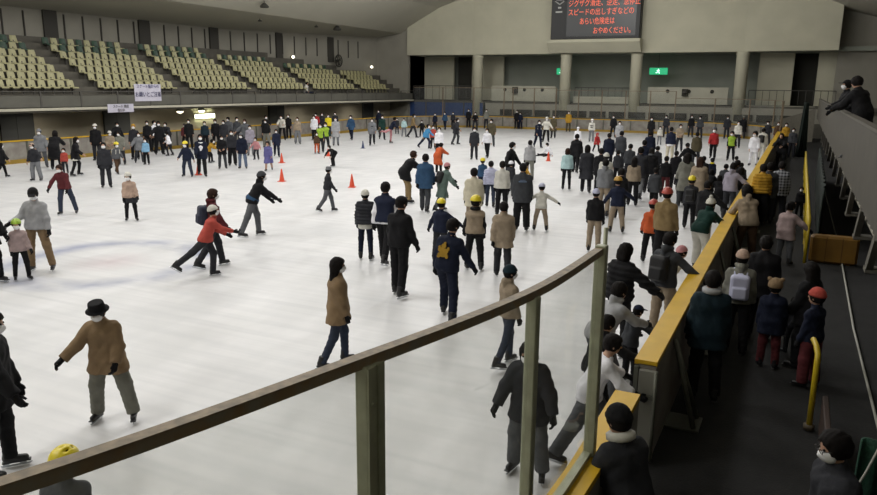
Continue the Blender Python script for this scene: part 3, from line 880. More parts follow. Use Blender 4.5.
# blue panels at the left of the back boards
for k in range(4):
    t = empty('blue_panel', (-36.2+2.1*k, 66.3, 0.0), 0, 'blue panel behind the back boards, %s from the left' % ('leftmost', 'second', 'third', 'rightmost')[k] if 0 < k < 3 else ('leftmost blue panel behind the back boards' if k == 0 else 'rightmost blue panel behind the back boards'), 'panel', 'blue panels at the end wall')
    mb = MB(); mb.box(0.04, 0, 0, 2.04, 0.08, 2.3, c=0.02); mb.build('sheet', mat('blue_vinyl', '263f6e', 0.6, noise=0.1, nscale=2), t)
    mb = MB()
    for (a, b, c, d_) in ((0, 0, 0.06, 2.34), (2.02, 0, 2.08, 2.34), (0.06, 2.28, 2.02, 2.34)): mb.box(a, -0.02, b, c, 0.1, d_)
    mb.build('frame', M_RAILG, t)
# long low lit wall behind the back glass, with dark slots
mb = MB(); mb.box(-27.6, 66.2, 0, 2.1, 66.4, 1.15); mb.build('wall_end_plinth', M_CONC, kind='structure')
for n_, x in enumerate([-26+1.75*i for i in range(15)]):
    mb = MB(); mb.box(x, 66.1, 1.2, x+1.45, 66.2, 1.75); mb.build('window_%d' % (n_+1), M_DK, kind='structure')
mb = MB(); mb.box(-27.6, 66.25, 1.15, 2.1, 66.45, 2.3); mb.build('wall_end_low', M_WALL2, kind='structure')

# ------------------------------------------------------------------ scoreboard
def text_obj(name, body, size, m, parent, loc, rot, extrude=0.004, align='LEFT', sx=1.0):
    c = bpy.data.curves.new(name, 'FONT'); c.body = body; c.size = size; c.extrude = extrude; c.align_x = align
    o = bpy.data.objects.new(name+'_curve', c); COL.objects.link(o)
    bpy.context.view_layer.update()
    dg = bpy.context.evaluated_depsgraph_get()
    me = bpy.data.meshes.new_from_object(o.evaluated_get(dg)); bpy.data.objects.remove(o, do_unlink=True)
    me.materials.clear(); me.materials.append(m)
    o2 = bpy.data.objects.new(name, me); link(o2, parent); o2.location = loc; o2.rotation_euler = rot; o2.scale = (sx, 1, 1)
    return o2
sb = empty('scoreboard', (-17.0, 65.4, 8.02), 0, 'large black electronic board with red Japanese message on the end wall', 'scoreboard')
mb = MB(); mb.box(-3.95, -0.2, 0, 3.95, 0.75, 4.6, c=0.05); mb.build('cabinet', mat('board_black', '1b1c1c', 0.5), sb)
mb = MB(); mb.box(-2.5, -0.23, 0.25, 3.6, -0.19, 4.3); mb.build('display', mat('board_screen', '2b2d2d', 0.35), sb)
M_LED = mat('led_red', 'c8543c', 0.5, emit=('ff6f50', 0.75))
for (t_, x, z) in (('ジグザグ滑走、逆走、急停止', -2.4, 2.83), ('スピードの出しすぎなどの', -2.4, 2.08), ('あらい危険走は', -1.35, 1.30), ('おやめください。', -0.1, 0.50)):
    text_obj('message_line', t_, 0.62, M_LED, sb, (x, -0.24, z), (D(90), 0, 0), sx=0.78 if x < -2 else 0.72)
M_WH = mat('sign_white', 'b8b8b4', 0.6)
mb = MB()
for (px_, pz) in ((-3.2, 3.75), (-3.2, 2.75)):
    mb.box(px_-0.14, -0.24, pz-0.07, px_+0.14, -0.2, pz+0.07)
for (a, b) in (((-3.6, 3.3), (-3.2, 3.02)), ((-3.2, 3.02), (-2.8, 3.3)), ((-3.55, 3.42), (-2.85, 3.42)), ((-3.42, 3.5), (-3.3, 3.62)), ((-3.0, 3.5), (-3.12, 3.62))):
    mb.tube([(a[0], -0.22, a[1]), (b[0], -0.22, b[1])], 0.05, 5)
mb.box(-3.55, -0.24, 2.32, -2.95, -0.2, 2.45); mb.build('emblem', M_WH, sb)
mb = MB(); mb.prism([(65.6, 8.0), (64.7, 8.0), (64.7, 7.75), (65.6, 6.9), (66.1, 6.9), (66.1, 8.0)], 'x', -21.1, -12.9)
o = mb.build('scoreboard_ledge', M_WALL); tag(o, 'pale sloping ledge carrying the black electronic board', 'ledge')

# green exit signs
def exit_sign(x, z, w, lab):
    t = empty('exit_sign', (x, 69.0, z), 0, lab, 'sign')
    mb = MB(); mb.box(-w/2, -0.08, -0.3, w/2, 0.1, 0.3, c=0.03); mb.build('housing', mat('sign_green', '1f8a5c', 0.5, emit=('1fae74', 0.9)), t)
    m2 = MB()
    s = 0.24
    m2.lathe([(0.045, -0.01), (0.045, 0.01)], (0, 0, 0), 10)
    mm = m2.build('pictogram_head', mat('sign_glow', 'd8fff0', 0.5, emit=('d8fff0', 1.6)), t); mm.rotation_euler = (D(90), 0, 0); mm.location = (0.02, -0.1, 0.17)
    m2 = MB()
    for a, b in (((0, 0.12), (-0.03, -0.04)), ((0, 0.09), (0.13, 0.03)), ((0, 0.09), (-0.13, 0.05)), ((-0.03, -0.04), (0.10, -0.10)), ((0.10, -0.10), (0.10, -0.22)), ((-0.03, -0.04), (-0.12, -0.14)), ((-0.12, -0.14), (-0.22, -0.12))):
        m2.tube([(a[0], -0.1, a[1]), (b[0], -0.1, b[1])], 0.032, 5)
    m2.build('pictogram', mat('sign_glow', 'd8fff0', 0.5), t)
    mb = MB(); mb.tube([(0, 0, 0.3), (0, 0, 2.1)], 0.02, 6); mb.build('hanger', M_RAILG, t)
exit_sign(-20.9, 5.35, 1.0, 'green lit exit sign left of the scoreboard columns')
exit_sign(-11.9, 5.35, 1.6, 'wide green lit exit sign right of the scoreboard columns')

# ------------------------------------------------------------------ left stand
ROWX, ROWZ, DX, DZ = -36.6, 3.22, 0.75, 0.42
mb = MB()
poly = [(-35.9, 2.5)]
x, z = -36.15, 2.5
poly += [(-36.15, 2.5), (-36.15, ROWZ-0.02)]
for r in range(8):
    x -= DX; poly += [(x, ROWZ-0.02+DZ*r), (x, ROWZ-0.02+DZ*(r+1))]
poly += [(-43.0, ROWZ-0.02+DZ*8), (-43.0, 2.5)]
mb.prism(poly, 'y', -8, 65.8); mb.build('floor_stand', M_CONC, kind='structure')
mb = MB(); mb.box(-43, -8, 2.30, -35.35, 65.8, 2.52); mb.build('ceiling_under_stand', M_CONC, kind='structure')
mb = MB(); mb.box(-35.36, -8, 2.40, -35.24, 65.8, 2.53); mb.build('trim_1', mat('fascia_white', 'b7b4a4', 0.7, noise=0.05), kind='structure')
mb = MB(); mb.box(-38.3, -8, 0, -38.1, 65.9, 2.35); mb.build('wall_under_stand', mat('wall_under', 'b5ab94', 0.85, noise=0.07, nscale=0.8), kind='structure')
for k, y in enumerate((24.5, 31.0, 46.5, 60.5)):
    mb = MB(); mb.box(-38.12, y, 0, -37.95, y+1.9, 2.3); mb.box(-38.0, y+0.9, 0.1, -37.93, y+0.96, 2.2); mb.build('door_%d' % (k+3), mat('door_grey', '4c4c48', 0.7), kind='structure')
# parapet panels of the stand: one thing per bay, with its own posts
M_PAR = mat('parapet_grey', '5a5952', 0.8, noise=0.08, nscale=1.2)
bays = [18.0+2.4*i for i in range(20)]
for i, y in enumerate(bays):
    t = empty('stand_parapet', (-35.5, y, 2.53), 0, None, 'parapet', 'parapet bays along the left stand')
    t['label'] = 'grey parapet bay under the cream seats, %s from the left of the stand' % ('first second third fourth fifth sixth seventh eighth ninth tenth eleventh twelfth thirteenth fourteenth fifteenth sixteenth seventeenth eighteenth nineteenth twentieth'.split()[i])
    mb = MB(); mb.box(-0.04, 0.05, 0.03, 0.04, 2.35, 0.62, c=0.01); mb.build('panel', M_PAR, t)
    mb = MB(); mb.box(-0.05, -0.04, 0, 0.05, 0.04, 0.86); mb.build('post', M_RAILG, t)
    mb = MB(); mb.tube([(0, 0, 0.84), (0, 2.4, 0.84)], 0.03, 6); mb.build('handrail', M_RAILG, t)

# one seat, then copies: shell with folded seat and back, on a bracket
def seat_meshes():
    b = MB()
    V = []; F = []
    # curved back shell
    n = 5
    for k in range(n+1):
        a = (k/n-0.5); y = a*0.44; bow = 0.05*(1-(2*a)**2)
        V += [(-0.20-bow, y, 0.36), (-0.25-bow, y*0.96, 0.60), (-0.29-bow, y*0.86, 0.76)]
    m_ = len(V)
    V += [(x-0.025, y, z) for x, y, z in V]
    for k in range(n):
        for j in (0, 1):
            p = 3*k+j; F.append([p, p+3, p+4, p+1]); q = m_+p; F.append([q, q+1, q+4, q+3])
        F.append([3*k, m_+3*k, m_+3*k+3, 3*k+3]); F.append([3*k+2, 3*k+5, m_+3*k+5, m_+3*k+2])
    for k in (0, n):
        for j in (0, 1):
            p = 3*k+j; F.append([p, p+1, m_+p+1, m_+p] if k == 0 else [p+1, p, m_+p, m_+p+1])
    b.add(V, F)
    s = MB(); s.box(-0.22, -0.21, 0.34, 0.20, 0.21, 0.39, c=0.02)
    s.box(0.18, -0.19, 0.31, 0.215, 0.19, 0.37)
    f = MB(); f.box(-0.12, -0.03, 0, -0.06, 0.03, 0.35); f.box(-0.24, -0.16, 0.30, 0.14, -0.13, 0.345); f.box(-0.24, 0.13, 0.30, 0.14, 0.16, 0.345); f.box(-0.3, -0.03, 0.3, -0.26, 0.03, 0.5)
    out = []
    for nm, q in (('backrest', b), ('seat', s), ('bracket', f)):
        me = q.mesh(nm); me.materials.append(None); out.append((nm, me))
    return out
SEATM = seat_meshes()
M_CREAM = mat('seat_cream', 'a29e78', 0.5, noise=0.06, nscale=1.5)
M_SGREEN = mat('seat_green', '23402f', 0.5, noise=0.06, nscale=1.5)
ORD = 'first second third fourth fifth sixth seventh eighth ninth tenth eleventh twelfth'.split()
BLOCKS = [(20.2, 14, 7), (29.75, 10, 7), (36.9, 10, 7), (43.75, 10, 6), (50.8, 11, 5), (58.3, 8, 4)]
seats = []
for bi, (y0, n, rows) in enumerate(BLOCKS):
    for r in range(rows):
        for k in range(n):
            X, Y, Z = ROWX-DX*r+0.02, y0+0.3+0.58*k, ROWZ+DZ*r
            if bi == 0 and Y < 23.4*(-X)/36.6: continue
            seats.append((X, Y, Z, bi, r, k, n))
seats.sort(key=lambda s: s[0]**2+s[1]**2)
ROWN = ['front row', 'second row', 'third row', 'fourth row', 'fifth row', 'sixth row', 'top row']
BLKN = ['leftmost', 'second', 'third', 'fourth', 'fifth', 'rightmost']
rest = MB()
for i, (X, Y, Z, bi, r, k, n) in enumerate(seats):
    green = r >= 5 and (k+r) % 2 == 0 and bi < 4 or (bi >= 4 and r == BLOCKS[bi][2]-1 and k % 2 == 0)
    if i >= 300:
        for nm, me in SEATM:
            rest.add([(v.co.x+X, v.co.y+Y, v.co.z+Z) for v in me.vertices], [list(p.vertices) for p in me.polygons])
        continue
    colr = 'green' if green else 'cream'
    t = empty('stadium_seat', (X, Y, Z), 0, '%s plastic seat, %s from the aisle on its right, %s of the %s block' % (colr, ORD[n-1-k] if n-1-k < 12 else 'farthest', ROWN[r], BLKN[bi]), 'seat', '%s seats of the left stand' % colr)
    for nm, me in SEATM:
        inst(nm, me, (M_SGREEN if green else M_CREAM) if nm != 'bracket' else M_RAILG, t)
o = rest.build('stadium_seats', M_CREAM); tag(o, 'rest of the cream plastic seats at the far end of the stand', 'seats', kind='stuff')

# wall bays behind the stand: dark recess strips and panel joints
M_STRIP = mat('dark_strip', '3b3934', 0.85)
for k, y in enumerate((22.5, 31.2, 38.6, 45.6, 52.6, 58.9)):
    xw = wl_x(y)+0.06
    mb = MB(); mb.box(xw-0.03, y, 6.0, xw+0.10, y+0.95, 8.3); mb.build('wall_recess_%d' % (k+1), M_STRIP, kind='structure')
for k in range(30):
    y = 23.0+1.38*k
    xw = wl_x(y)+0.04
    mb = MB(); mb.box(xw-0.02, y, 6.5, xw+0.05, y+0.08, 8.1); mb.build('trim_%d' % (k+2), M_STRIP, kind='structure')
# round wall fan, wall lamps, ceiling fittings
def fan(x, y, z, lab):
    t = empty('wall_fan', (x, y, z), D(8), lab, 'fan')
    mb = MB(); n = 20
    for k in range(n): 
        a0, a1 = 2*math.pi*k/n, 2*math.pi*(k+1)/n
        mb.tube([(0.1, 0.75*math.cos(a0), 0.55*math.sin(a0)), (0.1, 0.75*math.cos(a1), 0.55*math.sin(a1))], 0.05, 5)
        if k % 2 == 0: mb.tube([(0.1, 0.75*math.cos(a0), 0.55*math.sin(a0)), (0.16, 0.1*math.cos(a0), 0.1*math.sin(a0))], 0.02, 4)
    mb.build('grille', M_DK, t)
    mb = MB()
    for k in range(4):
        a = k*math.pi/2+0.4; c, s = math.cos(a), math.sin(a)
        mb.add([(0.02, 0.05*c, 0.05*s), (0.06, 0.62*c-0.18*s, 0.44*s+0.16*c), (0.0, 0.62*c+0.18*s, 0.44*s-0.16*c), (0.0, 0.05*c, 0.05*s)], [[0, 1, 2, 3], [3, 2, 1, 0]])
    mb.build('blades', M_DK, t)
    mb = MB(); mb.box(-0.25, -0.12, -0.12, 0.12, 0.12, 0.12, c=0.03); mb.build('motor', M_DK, t)
fan(wl_x(59.8)+0.4, 59.8, 6.15, 'dark round fan on the left wall above the rightmost seat block')
def wall_lamp(x, y, z, lab, e=6, small=True):
    t = empty('wall_lamp', (x, y, z), 0, lab, 'lamp')
    mb = MB(); mb.lathe([(0.02, -0.12), (0.11, -0.06), (0.13, 0), (0.11, 0.06), (0.02, 0.12)], n=12); mb.build('bulb', mat('bulb_glow', 'fffbe8', 0.5, emit=('fff6dc', e)), t)
    mb = MB(); mb.box(-0.3, -0.06, -0.06, -0.1, 0.06, 0.06); mb.build('bracket', M_RAILG, t)
wall_lamp(wl_x(54.1)+0.35, 54.3, 6.3, 'small bright lamp on the left wall above the fifth seat block')
wall_lamp(wl_x(64.0)+0.5, 64.6, 5.7, 'small bright lamp in the far left corner above the stand')
for (x, y, z, sc_, lab) in ((-35.4, 43.3, 9.3, 0.9, 'dark ceiling fitting at the top picture edge above the stand'), (-37.2, 55.2, 8.62, 1.0, 'larger dark ceiling fitting above the wall fan'), (-38.1, 46.0, 8.62, 0.45, 'small dark ceiling spot, left of two'), (-37.7, 52.8, 8.68, 0.45, 'small dark ceiling spot, right of two')):
    t = empty('ceiling_fitting', (x, y, z), 0, lab, 'ceiling fitting')
    mb = MB(); mb.lathe([(0.10, 0.30), (0.32, 0.1), (0.38, 0.0), (0.30, -0.06)], n=14); mb.build('shade', M_DK, t)
    mb = MB(); mb.tube([(0, 0, 0.25), (0, 0, 0.5)], 0.03, 6); mb.build('stem', M_DK, t)
    t.scale = (sc_, sc_, sc_)
# lamps under the stand
for (x, y, z, lab) in ((-36.2, 35.4, 2.14, 'round glowing downlight under the stand, left one'), (-36.2, 37.3, 2.14, 'round glowing downlight under the stand, right one')):
    t = empty('downlight', (x, y, z), 0, lab, 'lamp', 'downlights under the stand')
    mb = MB(); mb.lathe([(0.24, -0.05), (0.26, 0.0), (0.16, 0.12)], n=16); mb.build('shade', M_GAL, t)
    mb = MB(); mb.lathe([(0.05, -0.16), (0.17, -0.12), (0.20, -0.05)], n=16); mb.build('lamp_glass', mat('down_glow', 'fff8e6', 0.5, emit=('fff2d2', 9)), t)
    area('downlight_light', (x, y, z-0.2), 0.3, 0.3, 18, (1, 0.95, 0.85), 140)
t = empty('tube_light', (-38.0, 39.4, 1.62), 0, 'bright white fluorescent fixture on the wall under the stand', 'lamp')
mb = MB(); mb.box(-0.1, -1.0, -0.16, 0.05, 1.0, 0.16, c=0.03); mb.build('housing', M_GAL, t)
mb = MB(); mb.box(0.04, -0.95, -0.13, 0.12, 0.95, 0.13, c=0.03); mb.build('diffuser', mat('tube_glow', 'fdfff2', 0.5, emit=('fbffe9', 7)), t)

for yy in (26, 33, 42, 50, 58):  # extra fill without fixtures, added to brighten the wall below the seats
    area('under_stand_fill', (-36.4, yy, 2.25), 0.3, 1.2, 26, (1, 0.96, 0.88), 170)
# banners hung over the parapet
def banner(y0, y1, z0, z1, lines, lab, x=-35.18):
    t = empty('banner', (x, (y0+y1)/2, (z0+z1)/2), 0, lab, 'banner')
    mb = MB(); w = y1-y0; hh = z1-z0; nx = 8
    V = []; F = []
    for k in range(nx+1):
        u = k/nx; 
        V += [(0.015*math.sin(u*9), (u-0.5)*w, -hh/2), (0.012*math.sin(u*7), (u-0.5)*w, hh/2)]
    nV = len(V); V += [(p[0]-0.012, p[1], p[2]) for p in V]
    for k in range(nx): F += [[2*k, 2*k+2, 2*k+3, 2*k+1], [nV+2*k, nV+2*k+1, nV+2*k+3, nV+2*k+2], [2*k, nV+2*k, nV+2*k+2, 2*k+2], [2*k+1, 2*k+3, nV+2*k+3, nV+2*k+1]]
    F += [[0, 1, nV+1, nV], [2*nx, nV+2*nx, nV+2*nx+1, 2*nx+1]]
    mb.add(V, F); mb.build('cloth', mat('banner_cloth', 'c3c1d0', 0.8, noise=0.04), t)
    for (s, zz, size, c, k) in lines:
        o = text_obj('lettering', s, size, mat('banner_ink_'+c, c, 0.8), t, (0.03, 0, zz), (D(90), 0, D(90)), 0.003, 'CENTER', k)
banner(31.2, 33.2, 2.80, 3.80, [('スケート場からの', 0.28, 0.25, '4a4a78', 0.85), ('お願いとご注意', -0.22, 0.33, '2c2c58', 0.85)], 'larger white banner with dark lettering over the stand parapet', -35.43)
banner(29.05, 30.85, 2.20, 2.67, [('スケート 教室', 0.03, 0.20, '333333', 0.9), ('受付中', -0.19, 0.19, '4a4040', 0.9)], 'smaller white banner hanging below the stand edge', -35.215)
# ------------------------------------------------------------------ boards
M_PANEL = mat('board_panel', '8a8880', 0.6, noise=0.10, nscale=2.0, dirt='6f6660')
M_PANELY = mat('board_yellow', 'c29a08', 0.5, noise=0.07, nscale=3.0)
M_KICK = mat('kick_ochre', '8f7424', 0.6, noise=0.10, nscale=2.0)
M_STEEL = mat('post_steel', '55564d', 0.5, 0.3, noise=0.10, nscale=6)
def sweep(path, u0, u1, z0, z1):
    """solid strip along a path; u is the offset to the outside"""
    mb = MB(); n = len(path); P2 = [Vector((p[0], p[1])) for p in path]
    V = []
    for i, p in enumerate(P2):
        d = (P2[min(i+1, n-1)]-P2[max(i-1, 0)]).normalized(); o = Vector((d.y, -d.x))
        for u, z in ((u0, z0), (u1, z0), (u1, z1), (u0, z1)): V.append((p.x+o.x*u, p.y+o.y*u, z))
    F = []
    for i in range(n-1):
        for k in range(4): F.append([4*i+k, 4*i+(k+1) % 4, 4*i+4+(k+1) % 4, 4*i+4+k])
    F += [[3, 2, 1, 0], [4*n-4, 4*n-3, 4*n-2, 4*n-1]]
    F = [f[::-1] for f in F]
    return mb.add(V, F)
def arc_pts(cx, cy, a0, a1, n): return [(cx+RAD*math.cos(D(a0+(a1-a0)*i/n)), cy+RAD*math.sin(D(a0+(a1-a0)*i/n))) for i in range(n+1)]
def boards(path, label, posts=2.4, top=1.10):
    t = empty('rink_boards', (path[0][0], path[0][1], 0), 0, label, 'rink boards')
    def put(o): o.location = (-path[0][0], -path[0][1], 0); return o
    put(sweep(path, 0.02, 0.20, 0.0, top-0.04).build('panel', M_PANEL, t))
    put(sweep(path, -0.02, 0.205, top-0.05, top).build('top_rail', M_PANELY, t))
    put(sweep(path, -0.01, 0.02, 0.0, 0.20).build('kick_plate', M_KICK, t))
    # joints between panels
    acc = 0.0; nxt = 0.0; n = 0
    for (x0, y0), (x1, y1) in zip(path[:-1], path[1:]):
        L = math.hypot(x1-x0, y1-y0)
        while nxt <= acc+L and n < 95:
            f = (nxt-acc)/L; px_, py_ = x0+(x1-x0)*f, y0+(y1-y0)*f; ang = math.atan2(y1-y0, x1-x0)
            mb = MB(); mb.box(-0.05, -0.03, 0.2, 0.05, 0.012, top-0.06)
            o = mb.build('joint', M_STEEL, t); o.location = (px_-path[0][0], py_-path[0][1], 0); o.rotation_euler = (0, 0, ang)
            nxt += posts; n += 1
        acc += L
    return t
near_arc = arc_pts(XR-RAD, YN+RAD, -60, 0, 14)
boards(near_arc+[(XR, 6.28)], 'near rink boards with yellow top curving under the foreground glass')
boards([(XR, 7.15), (XR, 20), (XR, 34), (XR, 48), (XR, YF-RAD)], 'long straight yellow topped boards between ice and right walkway')
boards(arc_pts(XR-RAD, YF-RAD, 0, 90, 12)+[(-17, YF)]+arc_pts(XL+RAD, YF-RAD, 90, 180, 12), 'yellow topped boards across the far end of the ice')
boards([(XL, YF-RAD-0.1), (XL, 40), (XL, 14)], 'yellow topped boards along the left side of the ice')

# A frame braces on the outer side of the right boards
for k in range(7):
    y = 8.3+2.6*k
    t = empty('board_brace', (XR+0.22, y, 0), 0, 'grey steel brace behind the right boards, %s from the gate' % ('nearest', 'second', 'third', 'fourth', 'fifth', 'sixth', 'farthest')[k], 'brace', 'braces behind the right boards')
    mb = MB(); mb.tube([(0.0, 0, 0.98), (0.30, 0.10, 0.03)], 0.03, 6); mb.build('strut', M_STEEL, t)
    mb = MB(); mb.tube([(0.0, 0, 0.98), (0.30, -0.22, 0.03)], 0.03, 6); mb.build('strut', M_STEEL, t)
    mb = MB(); mb.box(-0.02, -0.26, 0, 0.36, 0.14, 0.025); mb.build('foot_plate', M_STEEL, t)
# open gate in the boards, swung outwards
g = empty('board_gate', (XR+0.06, 7.13, 0), 0, 'grey gate panel of the boards standing open below the yellow end', 'gate')
mb = MB(); mb.box(-0.02, -0.045, 0.05, 0.17, 0.0, 1.02, c=0.01); mb.build('panel', mat('gate_grey', '6c6b63', 0.6, noise=0.12, nscale=3), g)
mb = MB(); mb.tube([(0.155, -0.065, 0.05), (0.155, -0.065, 1.02)], 0.02, 8); mb.build('hinge', M_STEEL, g)
mb = MB(); mb.box(0.0, -0.075, 0.72, 0.14, -0.045, 0.76); mb.build('latch', M_STEEL, g)

# ------------------------------------------------------------------ glass
def glass_mat(key, dirty, tint):
    m = bpy.data.materials.new(key); m.use_nodes = True; nt = m.node_tree; N = nt.nodes; L = nt.links
    for n in list(N): N.remove(n)
    out = N.new('ShaderNodeOutputMaterial'); tr = N.new('ShaderNodeBsdfTransparent'); tr.inputs[0].default_value = tint
    gl = N.new('ShaderNodeBsdfGlossy'); gl.inputs['Roughness'].default_value = 0.08; gl.inputs['Color'].default_value = (0.9, 0.95, 0.9, 1)
    df = N.new('ShaderNodeBsdfDiffuse'); df.inputs['Color'].default_value = (0.55, 0.56, 0.54, 1)
    fr = N.new('ShaderNodeFresnel'); fr.inputs['IOR'].default_value = 1.3
    m1 = N.new('ShaderNodeMixShader'); ge = N.new('ShaderNodeNewGeometry'); iv = N.new('ShaderNodeMath'); iv.operation = 'SUBTRACT'; iv.inputs[0].default_value = 1.0; L.new(ge.outputs['Backfacing'], iv.inputs[1])
    mu = N.new('ShaderNodeMath'); mu.operation = 'MULTIPLY'; L.new(fr.outputs[0], mu.inputs[0]); L.new(iv.outputs[0], mu.inputs[1]); L.new(mu.outputs[0], m1.inputs[0]); L.new(tr.outputs[0], m1.inputs[1]); L.new(gl.outputs[0], m1.inputs[2])
    tc = N.new('ShaderNodeTexCoord'); n1 = N.new('ShaderNodeTexNoise'); n1.inputs['Scale'].default_value = 2.5; n1.inputs['Detail'].default_value = 8
    L.new(tc.outputs['Object'], n1.inputs['Vector'])
    mp = N.new('ShaderNodeMapping'); mp.inputs['Scale'].default_value = (3, 3, 40); mp.inputs['Rotation'].default_value = (0.5, 0.3, 0.2); L.new(tc.outputs['Object'], mp.inputs['Vector'])
    n2 = N.new('ShaderNodeTexNoise'); n2.inputs['Scale'].default_value = 1.2; n2.inputs['Detail'].default_value = 9; L.new(mp.outputs[0], n2.inputs['Vector'])
    r1 = N.new('ShaderNodeMapRange'); r1.inputs['From Min'].default_value = 0.3; r1.inputs['From Max'].default_value = 0.75; r1.inputs['To Min'].default_value = dirty*0.4; r1.inputs['To Max'].default_value = dirty*1.3
    L.new(n1.outputs['Fac'], r1.inputs['Value'])
    r2 = N.new('ShaderNodeMapRange'); r2.inputs['From Min'].default_value = 0.69; r2.inputs['From Max'].default_value = 0.76; r2.inputs['To Max'].default_value = dirty*2.5
    L.new(n2.outputs['Fac'], r2.inputs['Value'])
    ad = N.new('ShaderNodeMath'); ad.operation = 'ADD'; ad.use_clamp = True; L.new(r1.outputs[0], ad.inputs[0]); L.new(r2.outputs[0], ad.inputs[1])
    m2 = N.new('ShaderNodeMixShader'); L.new(ad.outputs[0], m2.inputs[0]); L.new(m1.outputs[0], m2.inputs[1]); L.new(df.outputs[0], m2.inputs[2])
    L.new(m2.outputs[0], out.inputs[0]); m.use_backface_culling = False
    return m
M_GLASS = glass_mat('scratched_plexiglass', 0.06, (0.95, 0.955, 0.945, 1))
M_GLASS2 = glass_mat('far_plexiglass', 0.03, (0.975, 0.98, 0.975, 1))
M_CAPRAIL = mat('worn_rail', '7a7466', 0.6, noise=0.35, nscale=14, dirt='7d6648')
M_GPOST = mat('post_olive', '9a9c86', 0.5, 0.2, noise=0.12, nscale=9)
M_GPOST2 = mat('post_far', '6e5f4c', 0.6)

# foreground screen on the near corner: path through its posts
PF = [(-1.17, 4.98), (-1.24, 3.72), (-1.53, 2.44), (-1.99, 0.93), (-2.75, -0.35)]
def spline(P, n=8):
    out = []
    for i in range(len(P)-1):
        p0 = P[max(i-1, 0)]; p1 = P[i]; p2 = P[i+1]; p3 = P[min(i+2, len(P)-1)]
        for k in range(n):
            t = k/n
            out.append(tuple(0.5*((2*p1[a])+(-p0[a]+p2[a])*t+(2*p0[a]-5*p1[a]+4*p2[a]-p3[a])*t*t+(-p0[a]+3*p1[a]-3*p2[a]+p3[a])*t**3) for a in (0, 1)))
    return out+[P[-1]]
SP = spline(PF)[::-1]      # now runs away from the camera, outside on the right
gs = empty('glass_screen', (PF[2][0], PF[2][1], 1.1), 0, 'scratched clear safety screen with worn top rail in the foreground', 'safety screen')
def putg(o): o.location = (-PF[2][0], -PF[2][1], -1.1); return o
putg(sweep(SP, -0.030, 0.030, 2.655, 2.70).build('top_rail', M_CAPRAIL, gs))
putg(sweep(SP, -0.022, 0.034, 2.700, 2.706).build('rail_strip', mat('rail_edge', '7b6c55', 0.6, noise=0.3, nscale=20), gs))
putg(sweep(SP, -0.03, 0.03, 1.10, 1.14).build('bottom_channel', M_GPOST, gs))
for i in range(len(PF)-1):
    seg = SP[::-1][i*8:(i+1)*8+1][::-1]
    putg(sweep(seg, -0.006, 0.006, 1.12, 2.67).build('pane', M_GLASS, gs))
for i, (w, dep) in enumerate(((0.075, 0.06), (0.055, 0.05), (0.118, 0.045), (0.11, 0.055))):
    j = i*8; S2 = SP[::-1]; a = S2[max(j-1, 0)]; b = S2[min(j+1, len(S2)-1)]
    ang = math.atan2(a[1]-b[1], a[0]-b[0])
    p = empty('post_pivot') if False else None
    mb = MB()
    zt = 2.72 if i == 0 else 2.665
    mb.box(-w/2, -dep/2-0.02, 1.10, w/2, dep/2, zt, c=0.006)
    if w > 0.1:
        mb.box(-w/2-0.002, -dep/2-0.028, 1.10, -0.012, -dep/2-0.018, zt-0.005); mb.box(0.012, -dep/2-0.028, 1.10, w/2+0.002, -dep/2-0.018, zt-0.005)
        for zz in (1.3, 1.9, 2.5): mb.tube([(-0.035, -dep/2-0.034, zz), (-0.035, -dep/2-0.02, zz)], 0.008, 8)
    o = mb.build('post', M_GPOST, gs); o.location = (PF[i][0]-PF[2][0], PF[i][1]-PF[2][1], -1.1); o.rotation_euler = (0, 0, ang+(0.22 if i == 2 else 0))
mb = MB(); mb.tube([(0, 0, 1.10), (0, 0, 2.60)], 0.016, 8); o = mb.build('gate_rod', M_GPOST, gs); o.location = (PF[0][0]-PF[2][0]+0.0, PF[0][1]-PF[2][1]+0.14, -1.1+0.22)

# far end screen: posts and panes above the far boards
pth = arc_pts(XR-RAD, YF-RAD, 0, 90, 6)
far = arc_pts(XR-RAD, YF-RAD, 0, 90, 4)+[(XR-RAD-2.1*k, YF) for k in range(1, 8)]+arc_pts(XL+RAD, YF-RAD, 90, 150, 3)
fs = empty('glass_screen', (-17, YF, 1.1), 0, 'clear safety screen with slim brown posts above the far boards', 'safety screen')
OFF = 0.13
def off(path):
    out = []; n = len(path)
    for i, p in enumerate(path):
        a = path[max(i-1, 0)]; b = path[min(i+1, n-1)]; d = Vector((b[0]-a[0], b[1]-a[1])).normalized(); out.append((p[0]+d.y*OFF, p[1]-d.x*OFF))
    return out
far = off([(XR, YF-RAD-3.2*k) for k in (1,)]+far)
for i in range(len(far)-1):
    (x0, y0), (x1, y1) = far[i], far[i+1]
    hgt = 3.05 if i < 5 else (3.6 if i < 10 else 3.75)
    mb = MB(); mb.box(-0.04, -0.04, 1.1, 0.04, 0.04, hgt+0.02); o = mb.build('post', M_GPOST2, fs); o.location = (x0+17, y0-YF, -1.1); o.rotation_euler = (0, 0, math.atan2(y1-y0, x1-x0))
    pn = sweep([(x0, y0), (x1, y1)], -0.006, 0.006, 1.12, hgt-0.02).build('pane', M_GLASS2, fs); pn.location = (17, -YF, -1.1)
    rl = sweep([(x0, y0), (x1, y1)], -0.02, 0.02, hgt-0.03, hgt+0.01).build('top_rail', M_GPOST2, fs); rl.location = (17, -YF, -1.1)

